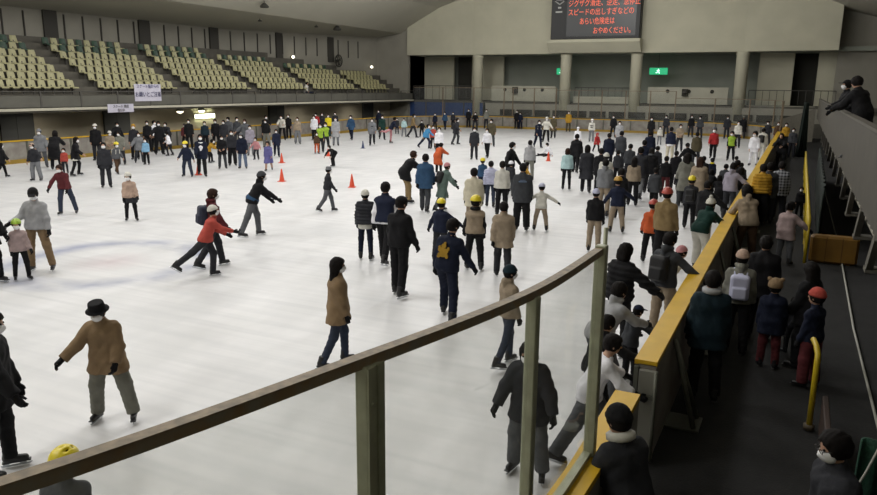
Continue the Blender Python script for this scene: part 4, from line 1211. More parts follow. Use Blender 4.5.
# ------------------------------------------------------------------ cones
def cone_meshes():
    b = MB(); b.box(-0.19, -0.19, 0, 0.19, 0.19, 0.035, c=0.012)
    c = MB(); c.lathe([(0.145, 0.03), (0.135, 0.06), (0.035, 0.66), (0.025, 0.70), (0.012, 0.705)], n=18)
    out = []
    for nm, q in (('base', b), ('cone', c)):
        me = q.mesh(nm); me.materials.append(None); out.append((nm, me))
    return out
CM = cone_meshes(); M_CONE = mat('cone_orange', 'd0492a', 0.5, noise=0.04); M_CONEB = mat('cone_blue', '26365f', 0.5)
for (x, y, s, m_, lab) in ((-18.54, 23.32, 1.05, M_CONE, 'orange traffic cone on open ice, lower of two left of centre'), (-23.1, 29.1, 1.0, M_CONE, 'orange traffic cone right behind the purple dress child'),
                           (-15.15, 23.27, 1.05, M_CONE, 'orange traffic cone alone on open ice near the grey hat walker'), (-23.2, 33.3, 1.0, M_CONE, 'orange traffic cone beside the person bending double in black'),
                           (-24.3, 38.65, 0.95, M_CONEB, 'small dark blue traffic cone on the far ice'), (-11.76, 37.1, 1.0, M_CONE, 'orange traffic cone by the fallen skater on far ice'),
                           (-23.0, 23.3, 1.05, M_CONE, 'orange traffic cone behind the legs of the white fronted skater')):
    t = empty('traffic_cone', (x, y, 0), random.random(), lab, 'traffic cone', 'cones on the ice')
    for nm, me in CM: inst(nm, me, m_, t)
    t.scale = (s*0.72, s*0.72, s*0.70)

# ------------------------------------------------------------------ walkway on the right
M_YEL = mat('yellow_paint', 'b39a1c', 0.45, noise=0.08, nscale=5)
t = empty('yellow_fence', (0.42, 17.6, 0), 0, 'tall yellow fence with mesh panels along the right of the walkway', 'fence')
mb = MB(); mb.tube([(0, 0, 0.05), (0, 0, 1.02), (0, 20, 1.02), (0, 20, 0.05)], 0.035, 8); mb.build('frame', M_YEL, t)
mb = MB(); mb.tube([(0, 0, 0.14), (0, 20, 0.14)], 0.022, 6); mb.build('bottom_rail', M_YEL, t)
for k in range(1, 8):
    mb = MB(); mb.tube([(0, 2.5*k, 0.0), (0, 2.5*k, 1.0)], 0.028, 6); mb.build('post', M_YEL, t)
mb = MB()
for k in range(100): mb.tube([(0.0, 0.2*k+0.1, 0.14), (0.0, 0.2*k+0.1, 1.0)], 0.010, 4)
mb.build('bars', M_YEL, t)
t = empty('handrail', (0.46, 8.75, 0), 0, 'near yellow tubular post with hooked top standing in the walkway', 'handrail')
mb = MB(); mb.tube([(0, 0, 0.03), (0, 0, 0.80), (0, 0.03, 0.90), (-0.02, 0.14, 0.96), (-0.05, 0.34, 0.97)], 0.032, 8); mb.build('tube', M_YEL, t)
mb = MB(); mb.tube([(0, 0, 0.0), (0, 0, 0.06)], 0.06, 12); mb.build('foot', mat('post_wood', '4a4030', 0.7), t)
# dark timber panel beside the near handrail
mb = MB(); mb.box(0.0, 0.0, 0.0, 0.06, 1.9, 0.42, c=0.01); o = mb.build('timber_panel', mat('dark_timber', '2e1d14', 0.7, noise=0.3, nscale=3, stretch=(1, 0.3, 6))); o.location = (0.56, 6.9, 0); tag(o, 'low dark brown timber panel right of the near yellow post', 'panel')
# ochre pad
t = empty('crash_pad', (0.50, 18.0, 0.0), 0, 'ochre padded mat on the floor at the end of the yellow fence', 'pad')
mb = MB(); mb.box(0.0, 0, 0.0, 0.97, 0.30, 0.62, c=0.05); mb.build('pad', mat('pad_ochre', '6f4e0c', 0.6, noise=0.12, nscale=3, bump=0.2, bscale=8), t)
mb = MB()
for k in (0.32, 0.64): mb.box(k, -0.006, 0.02, k+0.012, 0.01, 0.6)
mb.build('seam', mat('pad_seam', '4c3410', 0.8), t)

# green nets: hung in folds
def folded(name, x0, y0, x1, y1, z0, z1, folds, amp, m_, lab, cat, taper=1.0):
    mb = MB(); n = folds*6; V = []; F = []; nz = 6
    L = math.hypot(x1-x0, y1-y0); dx, dy = (x1-x0)/L, (y1-y0)/L
    for side in (0, 1):
        for j in range(nz+1):
            v = j/nz; ta = 1-(1-taper)*v
            for i in range(n+1):
                u = i/n; a = amp*math.sin(u*folds*2*math.pi+0.6*math.sin(v*3+u*7))*(1-0.35*v)
                c = 0.5+(u-0.5)*ta
                V.append((L*c*dx-dy*(a+side*0.02), L*c*dy+dx*(a+side*0.02), z0+(z1-z0)*v+0.02*math.sin(u*13)))
    w = n+1; b = (nz+1)*w
    for j in range(nz):
        for i in range(n):
            p = j*w+i; F += [[p, p+1, p+w+1, p+w], [b+p, b+p+w, b+p+w+1, b+p+1]]
    for i in range(n): F += [[i, b+i, b+i+1, i+1], [nz*w+i, nz*w+i+1, b+nz*w+i+1, b+nz*w+i]]
    for j in range(nz): F += [[j*w, (j+1)*w, b+(j+1)*w, b+j*w], [j*w+n, b+j*w+n, b+(j+1)*w+n, (j+1)*w+n]]
    mb.add(V, F, True); o = mb.build(name, m_); o.location = (x0, y0, 0); tag(o, lab, cat); return o
M_NET = mat('net_green', '0c1a14', 0.9, noise=0.25, nscale=14, bump=0.4, bscale=60)
folded('net_curtain', 0.74, 20.0, 0.92, 35.0, 0.02, 1.45, 16, 0.05, M_NET, 'long dark green net hung in folds beside the yellow fence', 'net')
folded('net_curtain', 0.0, 47.0, 0.55, 47.4, 0.0, 3.1, 5, 0.10, M_NET, 'dark green net gathered into a bundle at the far end of walkway', 'net', 0.35)
near_net = folded('net_curtain', 0.66, 5.75, 1.25, 6.1, 0.0, 1.28, 5, 0.05, mat('net_green_near', '0f3a2a', 0.85, noise=0.25, nscale=20, bump=0.5, bscale=70), 'dark green net at the lower right picture corner', 'net')
mb = MB(); mb.tube([(0.60, 5.72, 0.42), (0.66, 5.66, 0.66), (0.62, 5.66, 0.86), (0.70, 5.68, 1.08), (0.78, 5.76, 1.30)], 0.008, 6); o = mb.build('cord', mat('cord_white', 'a5a59c', 0.8), near_net); o.location = (-0.66, -5.75, 0); o['label'] = 'white cord'
# thin rope along the ground
mb = MB(); mb.tube([(1.18, 9.0, 0.02), (1.14, 13, 0.02), (1.20, 20, 0.02), (1.15, 30, 0.02), (1.3, 40, 0.02)], 0.018, 6); o = mb.build('rope', mat('cord_white', 'a5a59c', 0.8)); tag(o, 'thin pale rope lying along the dark floor at the right', 'rope')

# balcony: floor, corrugated parapet, truss and pipe under it
mb = MB(); mb.box(1.12, 2.0, 1.98, 8.0, 56.0, 2.16); mb.build('floor_balcony', M_CONC, kind='structure')
bt = empty('balcony_parapet', (1.04, 3.0, 1.95), 0, 'grey ribbed balcony parapet running along the right side', 'parapet')
mb = MB(); nx = 265; V = []; F = []
for i in range(nx+1):
    y = 53.0*i/nx; a = 0.016 if i % 2 else -0.016
    V += [(a, y, 0), (a, y, 1.27), (a+0.05, y, 0), (a+0.05, y, 1.27)]
for i in range(nx):
    p = 4*i; F += [[p, p+1, p+5, p+4], [p+2, p+6, p+7, p+3], [p+1, p+3, p+7, p+5], [p, p+4, p+6, p+2]]
F += [[0, 2, 3, 1], [4*nx, 4*nx+1, 4*nx+3, 4*nx+2]]
mb.add(V, F); mb.build('sheet', mat('parapet_sheet', '48453e', 0.7, noise=0.08, nscale=2), bt)
mb = MB(); mb.box(-0.04, 0, 1.26, 0.10, 53, 1.31); mb.build('cap_rail', mat('parapet_cap', '4a463e', 0.6), bt)
tr = empty('balcony_truss', (1.25, 3.0, 0), 0, 'grey steel truss of slanting members under the balcony', 'truss')
M_TR = mat('truss_grey', '6a675f', 0.6, 0.2, noise=0.1)
k = 0
for i in range(14):
    y = 3.2+3.0*i
    mb = MB(); mb.box(-0.05, -0.10, 0, 0.05, 0.10, 1.02); o = mb.build('brace', M_TR, tr); o.location = (0, y+1.1, 0.98); o.rotation_euler = (D(48), 0, 0)
    mb = MB(); mb.box(-0.06, -0.16, 0, 0.26, 0.16, 0.06); o = mb.build('gusset', M_TR, tr); o.location = (0, y+1.1, 0.94)
mb = MB(); mb.box(-0.05, 0, 1.82, 0.08, 50, 1.95); mb.build('chord', M_TR, tr)
mb = MB(); mb.tube([(1.42, 5.0, 1.36), (1.42, 52, 1.36)], 0.075, 10); o = mb.build('pipe', mat('pipe_pale', '9b978a', 0.5, noise=0.06)); tag(o, 'pale pipe running under the balcony behind the truss', 'pipe')
mb = MB(); mb.box(2.6, 2.0, 0, 2.8, 56.0, 2.0); mb.build('wall_under_balcony', mat('wall_dark_brown', '322a22', 0.9, noise=0.15), kind='structure')
# sloping ramp wall and landing at the far end of the walkway
mb = MB(); mb.prism([(-2.6, 1.15), (1.0, 2.45), (1.0, 0.0), (-2.6, 0.0)], 'y', 61.4, 61.8); o = mb.build('ramp_wall', mat('ramp_grey', '6a665c', 0.8, noise=0.08)); tag(o, 'grey sloping ramp wall at the far right end', 'ramp')
# ------------------------------------------------------------------ what single people wear or carry
def surf_patch(S, off_up, off_lat, side, pts, th=0.006, back=True):
    pass
def torso_matrix(S):
    T = S['T']; return Matrix([list(T[i])+[float(S['pel'][i])] for i in range(3)]+[[0, 0, 0, 1]])
def rib(S, key, zc, rw, rd, h, thick):
    """a band of cloth around the trunk (fur collar, jumper hem) as a rounded ring"""
    mb = MB(); n = 20; V = []; F = []
    for k in range(n):
        a = 2*math.pi*k/n
        for (r, z) in ((0, -h/2), (thick, -h/4), (thick, h/4), (0, h/2), (-thick, h/4), (-thick, -h/4)):
            V.append(((rw+r)*math.cos(a), (rd+r)*math.sin(a), zc+z))
    for k in range(n):
        for j in range(6): F.append([k*6+j, ((k+1) % n)*6+j, ((k+1) % n)*6+(j+1) % 6, k*6+(j+1) % 6])
    mb.add(V, F, True); return mb
def extras(root, S, pose, kw, js, lod):
    TM = torso_matrix(S)
    def put(o): o.matrix_local = TM; return o
    if 'ring' in kw:
        put(rib(S, 'c', 0.525, 0.085, 0.085, 0.09, 0.035).build('collar', cloth(kw['ring']), root))
    if 'under' in kw:
        put(rib(S, 'u', -0.13, 0.165, 0.135, 0.13, 0.02).build('shirt_hem', cloth(kw['under']), root))
    if 'waist' in kw:
        put(rib(S, 'w', 0.02, 0.185, 0.145, 0.13, 0.025).build('tied_jacket', cloth(kw['waist']), root))
    if 'front' in kw:
        mb = MB(); n = 8; V = []; F = []
        for j in range(n+1):
            z = 0.46-0.62*j/n
            for i in range(5):
                u = (i-2)/2; V.append((u*0.085, 0.150-0.02*abs(u)-(0.03 if z > 0.38 else 0), z))
        m_ = len(V); V += [(x, y-0.02, z) for x, y, z in V]
        for j in range(n):
            for i in range(4):
                p = 5*j+i; F += [[p, p+5, p+6, p+1], [m_+p, m_+p+1, m_+p+6, m_+p+5]]
        for j in range(n): F += [[5*j, m_+5*j, m_+5*j+5, 5*j+5], [5*j+4, 5*j+9, m_+5*j+9, m_+5*j+4]]
        mb.add(V, F, True); put(mb.build('shirt_front', cloth(kw['front']), root))
    if 'hatch' in kw:
        for z in (0.12, 0.26):
            put(rib(S, 'h', z, 0.178, 0.135, 0.07, 0.012).build('stripe', cloth('char'), root))
    if 'stripe' in kw:
        mb = MB(); mb.box(-0.10, -0.152, 0.30, 0.10, -0.138, 0.33); mb.box(-0.07, -0.150, 0.345, 0.07, -0.136, 0.36); put(mb.build('back_print', cloth('ldenim'), root))
    if 'emblem' in kw:
        # swirling gold print: a trunk-shaped figure of ring, body and tail
        mb = MB()
        def dab(x, z, rx_, rz__):
            n = 12; x = x*0.8-0.05; z = z*0.85+0.03; rx_ *= 0.8; rz__ *= 0.85; V = [(x+rx_*math.cos(2*math.pi*k/n), -0.158+abs(x)*0.12, z+rz__*math.sin(2*math.pi*k/n)) for k in range(n)]
            V += [(a, b+0.03, c) for a, b, c in V]
            mb.add(V, [list(range(n)), list(range(n, 2*n))[::-1]]+[[k, n+k, n+(k+1) % n, (k+1) % n] for k in range(n)])
        for a in ((0, 0.33, 0.05, 0.05), (-0.045, 0.25, 0.07, 0.05), (0.04, 0.23, 0.07, 0.055), (0, 0.16, 0.11, 0.05), (-0.085, 0.12, 0.035, 0.03), (0.09, 0.125, 0.03, 0.035), (0.02, 0.385, 0.025, 0.03), (-0.09, 0.30, 0.025, 0.03), (0.1, 0.28, 0.025, 0.04)): dab(*a)
        put(mb.build('back_print', cloth('gold'), root))
        for i in (0, 1):
            sd = 1 if i else -1
            a = S['hip'][i]+np.array([sd*0.10, 0, 0]); b = S['knee'][i]+np.array([sd*0.07, 0, 0]); c = S['ank'][i]+np.array([sd*0.055, 0, 0.02])
            mb = MB(); mb.tube([a, b, c], 0.012, 5); mb.build('trouser_stripe', cloth('offw'), root)
    if 'glasses' in kw:
        HM = Matrix([list(S['H'][i]*S['hs'])+[float(S['hc'][i])] for i in range(3)]+[[0, 0, 0, 1]])
        mb = MB()
        for sx in (-1, 1):
            pts = [(sx*0.032+0.024*math.cos(a), 0.104, 0.010+0.018*math.sin(a)) for a in [2*math.pi*k/12 for k in range(13)]]
            mb.tube(pts, 0.0026, 5); mb.tube([(sx*0.056, 0.102, 0.014), (sx*0.084, 0.03, 0.014), (sx*0.086, -0.02, 0.008)], 0.0026, 5)
        mb.tube([(-0.009, 0.106, 0.012), (0.009, 0.106, 0.012)], 0.0026, 5)
        o = mb.build('glasses', mat('glasses_frame', '1a1614', 0.4), root); o.matrix_local = HM

def add_dress(r, S, kw): pass
# two people leaning on the balcony parapet
def balcony_people():
    for (x, y, top, h, pose, js, jc, head, lab, mk) in BALC:
        person(x, y, top, h, pose, js, jc, 'tr', 'blk', head, lab, 1, z=2.16, mask=mk, skates=False)
# ------------------------------------------------------------------ the crowd: place, height and heading on the floor, pose, clothes
PEOPLE = [
 (-28.96, 18.53, 1.42, -0.22, 'walk', 'coat', 'blk', 'skirt', 'blk', 'bob', 'person in black coat and black tights at the far left edge before the boards', 0, {}),
 (-26.94, 18.6, 1.5, -2.79, 'holdside2', 'jk', 'char', 'wide', 'mgrey', 'cap:peach', 'person in black jacket and pale grey trousers stretching an arm to the left boards', 0, {'mask': 1}),
 (-30.91, 21.7, 1.77, -2.18, 'stand2', 'coat', 'mgrey', 'tr', 'grey', 'beanie:mgrey', 'person in long grey coat and grey knit hat at the left boards', 0, {}),
 (-29.36, 21.21, 1.76, 0.6, 'lean', 'long', 'blk', 'tr', 'blk', 'bob', 'person in long black coat bending away, back to the camera, behind the maroon sweater', 0, {'mask': 0}),
 (-28.02, 20.7, 1.11, -2.56, 'stand', 'jk', 'coral', 'slim', 'char', 'short', 'small child in coral pink top between two black coats by left boards', 0, {'kid': 1}),
 (-27.02, 20.46, 1.63, -0.82, 'glide2', 'coat', 'blk', 'skirt', 'offw', 'longhair', 'person in black coat over short white skirt skating along the left boards', 0, {}),
 (-19.29, 14.15, 1.49, -2.55, 'maroonsw', 'jk', 'maroon', 'tr', 'denim', 'short:hairbr', 'person in maroon sweater and blue jeans leaning over a stride', 1, {}),
 (-13.77, 9.37, 1.75, -2.52, 'greyman', 'jk', 'lgrey', 'tr', 'tan', 'cap:blk', 'man in light grey sweater, khaki trousers and black cap holding a child by the hand', 2, {}),
 (-13.43, 8.74, 1.23, -1.97, 'stand2', 'jk', 'dust', 'slim', 'blk', 'helmet:lime', 'small child in green helmet and dusty pink jacket held by the hand', 1, {'kid': 1}),
 (-13.69, 8.27, 1.79, -1.59, 'stand2', 'coat', 'blk', 'tr', 'blk', 'short', 'person in black coat cut off by the left picture edge beside the green helmet child', 2, {}),
 (-16.71, 14.26, 1.39, -2.28, 'stand2', 'jk', 'peach', 'skirt', 'char', 'beanie:offw', 'child in peach jacket, grey skirt and white knit hat facing the camera', 1, {'kid': 1}),
 (-33.26, 27.87, 1.78, -1.74, 'holdside', 'coat', 'blk', 'tr', 'blk', 'short', 'person in black coat reaching an arm along the boards left of the white helmet', 0, {}),
 (-31.46, 25.09, 1.84, -2.42, 'stand', 'coat', 'blk', 'tr', 'char', 'helmet:offw', 'person in black coat and white helmet at the left boards', 0, {}),
 (-33.18, 29.9, 1.78, -2.3, 'stand', 'jk', 'blk', 'tr', 'blk', 'short', 'person in black jacket standing tall behind the white helmet skater', 0, {}),
 (-30.09, 24.79, 1.56, -2.26, 'chat', 'coat', 'beige', 'tr', 'grey', 'beanie:offw', 'person in beige coat and white knit hat behind the man in dark olive', 0, {}),
 (-28.94, 24.4, 1.61, -2.62, 'stand2', 'coat', 'gry2', 'tr', 'char', 'short', 'person in open grey green coat with black hair near the left boards', 0, {}),
 (-22.93, 18.57, 1.7, -2.25, 'stand', 'coat', 'char', 'tr', 'char', 'short', 'person in dark charcoal coat and white mask facing the camera in mid ice', 1, {}),
 (-26.15, 21.8, 1.37, -1.74, 'walk2', 'jk', 'grey', 'tr', 'brown', 'helmet:yellow', 'child in yellow helmet and brown trousers behind the dark charcoal coat', 0, {'kid': 1, 'pack': ('offw', 'small off white backpack on the child with yellow helmet and brown trousers')}),
 (-30.28, 26.41, 1.82, -2.46, 'stand', 'jk', 'char', 'tr', 'blk', 'short:mustard', 'person with dyed yellow hair and dark jacket at the left boards', 0, {}),
 (-33.18, 30.35, 1.78, -1.26, 'stand2', 'jk', 'white', 'tr', 'blk', 'short', 'person in white top with black hair beside the yellow haired skater', 0, {}),
 (-28.95, 25.48, 1.51, -2.12, 'glide', 'coat', 'mgrey', 'tr', 'dgrey', 'short', 'person in light grey coat gliding before the boards left of pale blue child', 0, {}),
 (-27.94, 25.0, 1.29, -2.65, 'stand', 'jk', 'lblue', 'tr', 'blk', 'short', 'child in pale blue jacket and black trousers at left boards', 0, {'kid': 1}),
 (-31.36, 29.0, 1.84, -1.97, 'holdside', 'coat', 'blk', 'wide', 'blk', 'bob', 'person in black coat hanging on the boards left of the white jacket child', 0, {}),
 (-33.26, 31.47, 1.64, -2.68, 'lean', 'jk', 'char', 'tr', 'blk', 'short', 'person in charcoal jacket doubled over the boards behind white jacket child', 0, {}),
 (-30.47, 28.86, 1.34, 2.12, 'glide2', 'jk', 'white', 'slim', 'char', 'short', 'child in white jacket and dark leggings reaching left toward the boards', 0, {'kid': 1}),
 (-33.18, 32.7, 1.51, -2.17, 'stand', 'jk', 'maroon', 'tr', 'blk', 'short', 'person in dark maroon top at the boards right of the white jacket child', 0, {}),
 (-32.31, 32.18, 1.82, -2.35, 'stand', 'coat', 'blk', 'tr', 'blk', 'short', 'person in black coat under the lamps at the left boards', 0, {}),
 (-22.83, 22.53, 1.5, -2.7, 'glide2', 'jk', 'navy', 'tr', 'denim', 'helmet:yellow', 'child in yellow helmet and navy jacket beside skater with white scarf front', 0, {'kid': 1}),
 (-22.47, 22.99, 1.78, -2.37, 'walk', 'coat', 'dnavy', 'tr', 'blk', 'bob', 'person in open navy coat showing a long white front, next to orange cone', 1, {'front': 'white'}),
 (-26.11, 27.2, 1.18, -1.15, 'lean', 'jk', 'mustard', 'tr', 'blk', 'short', 'child in bright mustard jacket bending forward near left boards', 0, {'kid': 1}),
 (-31.53, 32.67, 1.7, -2.37, 'stand', 'jk', 'teal', 'tr', 'blk', 'short', 'person in dark teal jacket at left boards left of a row of black coats', 0, {}),
 (-31.68, 33.72, 1.78, -2.21, 'stand2', 'coat', 'blk', 'tr', 'blk', 'short', 'person in black coat beside the dark teal jacket at left boards', 0, {}),
 (-23.68, 25.54, 1.56, -2.39, 'chat', 'coat', 'blk', 'tr', 'dgrey', 'bob', 'person in black coat, leftmost of three masked friends standing together', 0, {}),
 (-24.17, 26.75, 1.71, -2.41, 'stand', 'jk', 'char', 'wide', 'blk', 'short', 'person in charcoal jacket, middle of three masked friends standing together', 0, {}),
 (-22.9, 26.01, 1.65, -2.59, 'stand2', 'coat', 'dnavy', 'tr', 'ldenim', 'beanie:grey', 'person in black blue coat, washed jeans and grey hat, rightmost of three masked friends', 0, {}),
 (-30.6, 33.26, 1.77, -2.75, 'stand', 'coat', 'char', 'tr', 'grey', 'short', 'person in charcoal coat behind the leftmost of three masked friends', 0, {}),
 (-32.37, 35.65, 1.82, -2.75, 'stand2', 'coat', 'grey', 'tr', 'dgrey', 'short', 'person in grey coat with black hair along left boards behind the friends', 0, {}),
 (-31.43, 35.33, 1.85, -2.07, 'stand', 'jk', 'dgrey', 'tr', 'char', 'short', 'person in dark grey jacket next to grey coat at the left boards', 0, {}),
 (-29.56, 33.92, 1.83, -2.42, 'holdside', 'coat', 'grey', 'tr', 'dgrey', 'bob:hairbr', 'brown haired person in grey coat holding the left boards', 0, {}),
 (-33.18, 42.73, 1.78, -2.83, 'stand', 'jk', 'blk', 'tr', 'blk', 'short', 'tall person in black jacket against the pale wall under the stand', 0, {}),
 (-33.26, 40.15, 1.78, -2.1, 'lean', 'jk', 'blk', 'tr', 'char', 'short', 'person in black jacket leaning over left boards right of the tall one', 0, {}),
 (-26.8, 31.13, 1.68, -2.43, 'stand', 'coat', 'lilac', 'tr', 'mgrey', 'short', 'person in lilac grey coat behind the pink jacket child', 0, {}),
 (-25.09, 29.59, 1.18, -2.79, 'glide', 'jk', 'pink', 'tr', 'char', 'short', 'child in pink jacket and dark trousers skating near three masked friends', 0, {'kid': 1}),
 (-29.44, 35.7, 1.77, -2.63, 'stand2', 'jk', 'blk', 'wide', 'gry2', 'short', 'person in black jacket and grey trousers at end of the left crowd', 0, {}),
 (-21.36, 25.98, 1.35, -2.63, 'walk2', 'long', 'purple', 'slim', 'skin', 'short', 'child in purple dress coat with bare legs beside orange cone', 0, {'kid': 1, 'mask': 0}),
 (-25.24, 31.41, 1.5, -2.46, 'walk', 'coat', 'navy', 'tr', 'dnavy', 'short', 'person in navy coat walking behind the purple dress child', 0, {}),
 (-32.45, 41.1, 1.78, -2.65, 'lean', 'jk', 'offw', 'tr', 'blk', 'short', 'person in off white jacket leaning to the one in bright red', 0, {}),
 (-33.18, 46.17, 1.78, -2.87, 'stand2', 'jk', 'red', 'tr', 'blk', 'short', 'person in bright red jacket at the far left boards', 0, {}),
 (-29.63, 39.08, 1.78, -2.49, 'stand', 'jk', 'beige', 'wide', 'mgrey', 'short:hairbr', 'person in beige top and pale wide trousers right of the bright red jacket', 0, {}),
 (-33.18, 46.94, 1.78, -2.7, 'walk', 'coat', 'char', 'tr', 'blk', 'short', 'person in charcoal coat walking between beige top and white jacket', 0, {}),
 (-30.75, 42.51, 1.78, -2.86, 'stand', 'coat', 'white', 'tr', 'blk', 'short', 'person in white jacket with black hair near the lime vest children', 0, {}),
 (-24.64, 34.64, 1.71, -2.7, 'stand', 'vest', 'char', 'tr', 'char', 'short', 'child in lime vest over dark jacket, left one of two', 0, {'kid': 1, 'extra': 'lime'}),
 (-25.15, 35.88, 1.71, -2.36, 'stand2', 'vest', 'dgreen', 'tr', 'char', 'short', 'child in lime vest over green jacket, right one of two', 0, {'kid': 1, 'extra': 'lime'}),
 (-24.46, 34.0, 1.24, -2.34, 'stand', 'jk', 'brown', 'slim', 'orange', 'short', 'small child in brown jacket and orange trousers beside the lime vests', 0, {'kid': 1}),
 (-31.06, 44.68, 1.78, -2.53, 'stand', 'jk', 'yellow', 'tr', 'char', 'short', 'person in pale yellow top behind the two lime vests', 0, {}),
 (-33.04, 48.48, 1.78, -2.54, 'stand', 'jk', 'char', 'tr', 'char', 'short', 'person in charcoal jacket behind the light grey coat skater', 0, {}),
 (-26.74, 39.27, 1.85, -2.54, 'stand', 'long', 'lgrey', 'tr', 'mgrey', 'short', 'person in long light grey coat, far ice near the boards', 0, {}),
 (-33.18, 55.43, 1.78, -2.95, 'stand', 'jk', 'dnavy', 'tr', 'blk', 'short', 'tall person in black navy jacket left of the blue jacket skater', 0, {}),
 (-28.74, 44.18, 1.78, -2.91, 'walk', 'coat', 'blue', 'tr', 'dnavy', 'short', 'person in deep blue coat walking near a small blue cone', 0, {}),
 (-19.75, 28.89, 1.05, 2.87, 'bend', 'jk', 'blk', 'tr', 'blk', 'short', 'person in black with hands down bending double next to an orange cone', 0, {}),
 (-12.75, 18.21, 1.39, -0.87, 'walk', 'jk', 'char', 'tr', 'grey', 'bucket:mgrey', 'person in dark jacket, grey trousers and grey hat walking right on open ice', 1, {}),
 (-24.96, 40.85, 1.78, -2.59, 'walk2', 'coat', 'mgrey', 'tr', 'char', 'short', 'person in pale grey patterned coat right of the small blue cone', 0, {'hatch': 1}),
 (-27.02, 45.6, 1.78, -2.43, 'walk', 'coat', 'dgreen', 'tr', 'char', 'short', 'person in dark green coat right of the pale grey patterned one', 0, {}),
 (-24.77, 42.99, 1.78, -0.87, 'spin', 'jk', 'dnavy', 'slim', 'pink', 'short', 'figure skater in dark top and pink tights lifting one leg behind', 0, {'mask': 0}),
 (-29.42, 52.03, 1.29, -2.63, 'stand', 'jk', 'char', 'tr', 'char', 'short', 'person in charcoal jacket at back boards behind figure skater', 0, {}),
 (-27.21, 49.2, 1.44, -2.46, 'stand2', 'jk', 'acqua', 'tr', 'mgrey', 'short', 'person in pale aqua jacket and grey trousers by the back left boards', 0, {}),
 (-26.1, 48.61, 1.79, -1.43, 'walk', 'jk', 'khaki', 'tr', 'char', 'short', 'person in khaki jacket walking beside the pale aqua jacket', 0, {}),
 (-26.05, 49.98, 1.3, -2.84, 'glide', 'jk', 'blk', 'tr', 'blk', 'short', 'small dark child gliding before the blue panels', 0, {'kid': 1}),
 (-20.74, 40.35, 1.54, -1.79, 'stride', 'jk', 'cyan', 'tr', 'navy', 'short', 'child in bright sky blue jacket striding near the coral child', 0, {'kid': 1}),
 (-20.37, 40.59, 1.48, -2.68, 'stand', 'jk', 'coral', 'tr', 'char', 'short', 'child in coral jacket next to the sky blue jacket child', 0, {'kid': 1}),
 (-28.68, 57.5, 1.56, -2.85, 'stand', 'jk', 'dnavy', 'tr', 'blk', 'short', 'person in black navy jacket before the blue panels at back boards, leftmost', 0, {}),
 (-28.61, 59.37, 1.6, -3.04, 'walk', 'jk', 'blue', 'tr', 'dnavy', 'short', 'person in dark blue before the blue panels at back boards, middle', 0, {}),
 (-28.68, 61.23, 1.55, -2.88, 'stand', 'jk', 'char', 'tr', 'blk', 'short', 'person in charcoal before the blue panels at back boards, rightmost', 0, {}),
 (-16.98, 34.55, 1.73, -2.77, 'stand', 'jk', 'white', 'tr', 'blk', 'short', 'person in white jacket right behind the orange coat', 0, {}),
 (-14.27, 28.84, 1.37, -0.24, 'lean', 'long', 'orange', 'tr', 'blk', 'short', 'person in bright orange coat stooping behind the sage coat skater', 0, {'mask': 0}),
 (-20.56, 44.34, 1.78, -1.49, 'glide2', 'coat', 'char', 'tr', 'dgrey', 'short', 'person in charcoal coat with backpack hunching forward, back of the ice', 0, {'pack': ('blk', 'black backpack on the hunching charcoal coat skater at the back')}),
 (-15.38, 35.53, 1.74, -2.73, 'stand', 'coat', 'char', 'tr', 'char', 'short', 'person in long dark charcoal coat standing straight near middle of far ice', 0, {}),
 (-15.21, 36.93, 1.63, -3.1, 'walk', 'jk', 'white', 'tr', 'blk', 'short', 'person in white jacket and black trousers striding beside olive coat', 0, {}),
 (-17.86, 44.01, 1.8, -2.76, 'stand2', 'coat', 'olive', 'tr', 'dgrey', 'short', 'person in olive coat next to the white striding jacket', 0, {}),
 (-28.33, 63.94, 1.78, -2.72, 'stand', 'jk', 'blk', 'tr', 'blk', 'short', 'person in black at back boards, left of a huddle of two', 0, {}),
 (-25.74, 59.55, 1.66, -2.73, 'lean', 'jk', 'blk', 'tr', 'char', 'short', 'person in black crouched over, right of a huddle of two at back boards', 0, {}),
 (-26.13, 63.04, 1.83, -2.75, 'stand', 'jk', 'gry2', 'tr', 'char', 'short', 'person in grey jacket standing against the back boards', 0, {}),
 (-23.7, 64.58, 1.75, -2.79, 'stand', 'jk', 'blk', 'tr', 'blk', 'short', 'person in black standing at the back boards, left of a pair', 0, {}),
 (-23.31, 64.58, 1.57, 3.14, 'stand2', 'jk', 'dnavy', 'tr', 'dnavy', 'short', 'person in navy standing at the back boards, right of a pair', 0, {}),
 (-14.99, 44.97, 1.78, -2.47, 'walk', 'coat', 'dnavy', 'tr', 'dnavy', 'short', 'person in dark navy coat beside the kneeling white top on far ice', 0, {'pack': ('offw', 'white backpack on the dark navy coat skater at the far ice')}),
 (-16.08, 50.0, 1.78, -2.83, 'glide', 'jk', 'offw', 'tr', 'blk', 'helmet:offw', 'person in off white jacket and white helmet amid the far group', 0, {}),
 (-16.84, 54.07, 1.78, -3.01, 'stand', 'long', 'olive', 'tr', 'char', 'short', 'tall person in long dark olive coat beside the white helmet', 0, {}),
 (-12.62, 39.91, 0.79, 2.58, 'sit', 'jk', 'white', 'tr', 'blk', 'short', 'person in white top sitting fallen on the ice behind an orange cone', 0, {'ph': 0.75}),
 (-18.27, 62.98, 1.83, -2.86, 'stand', 'coat', 'mustard', 'tr', 'olive', 'short', 'person in mustard coat standing at the back boards', 0, {}),
 (-13.37, 52.12, 1.64, -2.89, 'stand', 'jk', 'offw', 'tr', 'mgrey', 'helmet:white', 'person in white helmet and black and white striped jacket', 0, {'hatch': 1}),
 (-11.96, 43.37, 1.5, -2.87, 'stand', 'coat', 'white', 'tr', 'mgrey', 'beanie:white', 'person all in white with white hat on the far ice', 0, {}),
 (-10.95, 44.0, 1.15, -2.37, 'glide2', 'coat', 'red', 'tr', 'blk', 'hoodup:red', 'child in bright red hooded coat on far ice', 0, {'kid': 1, 'mask': 0}),
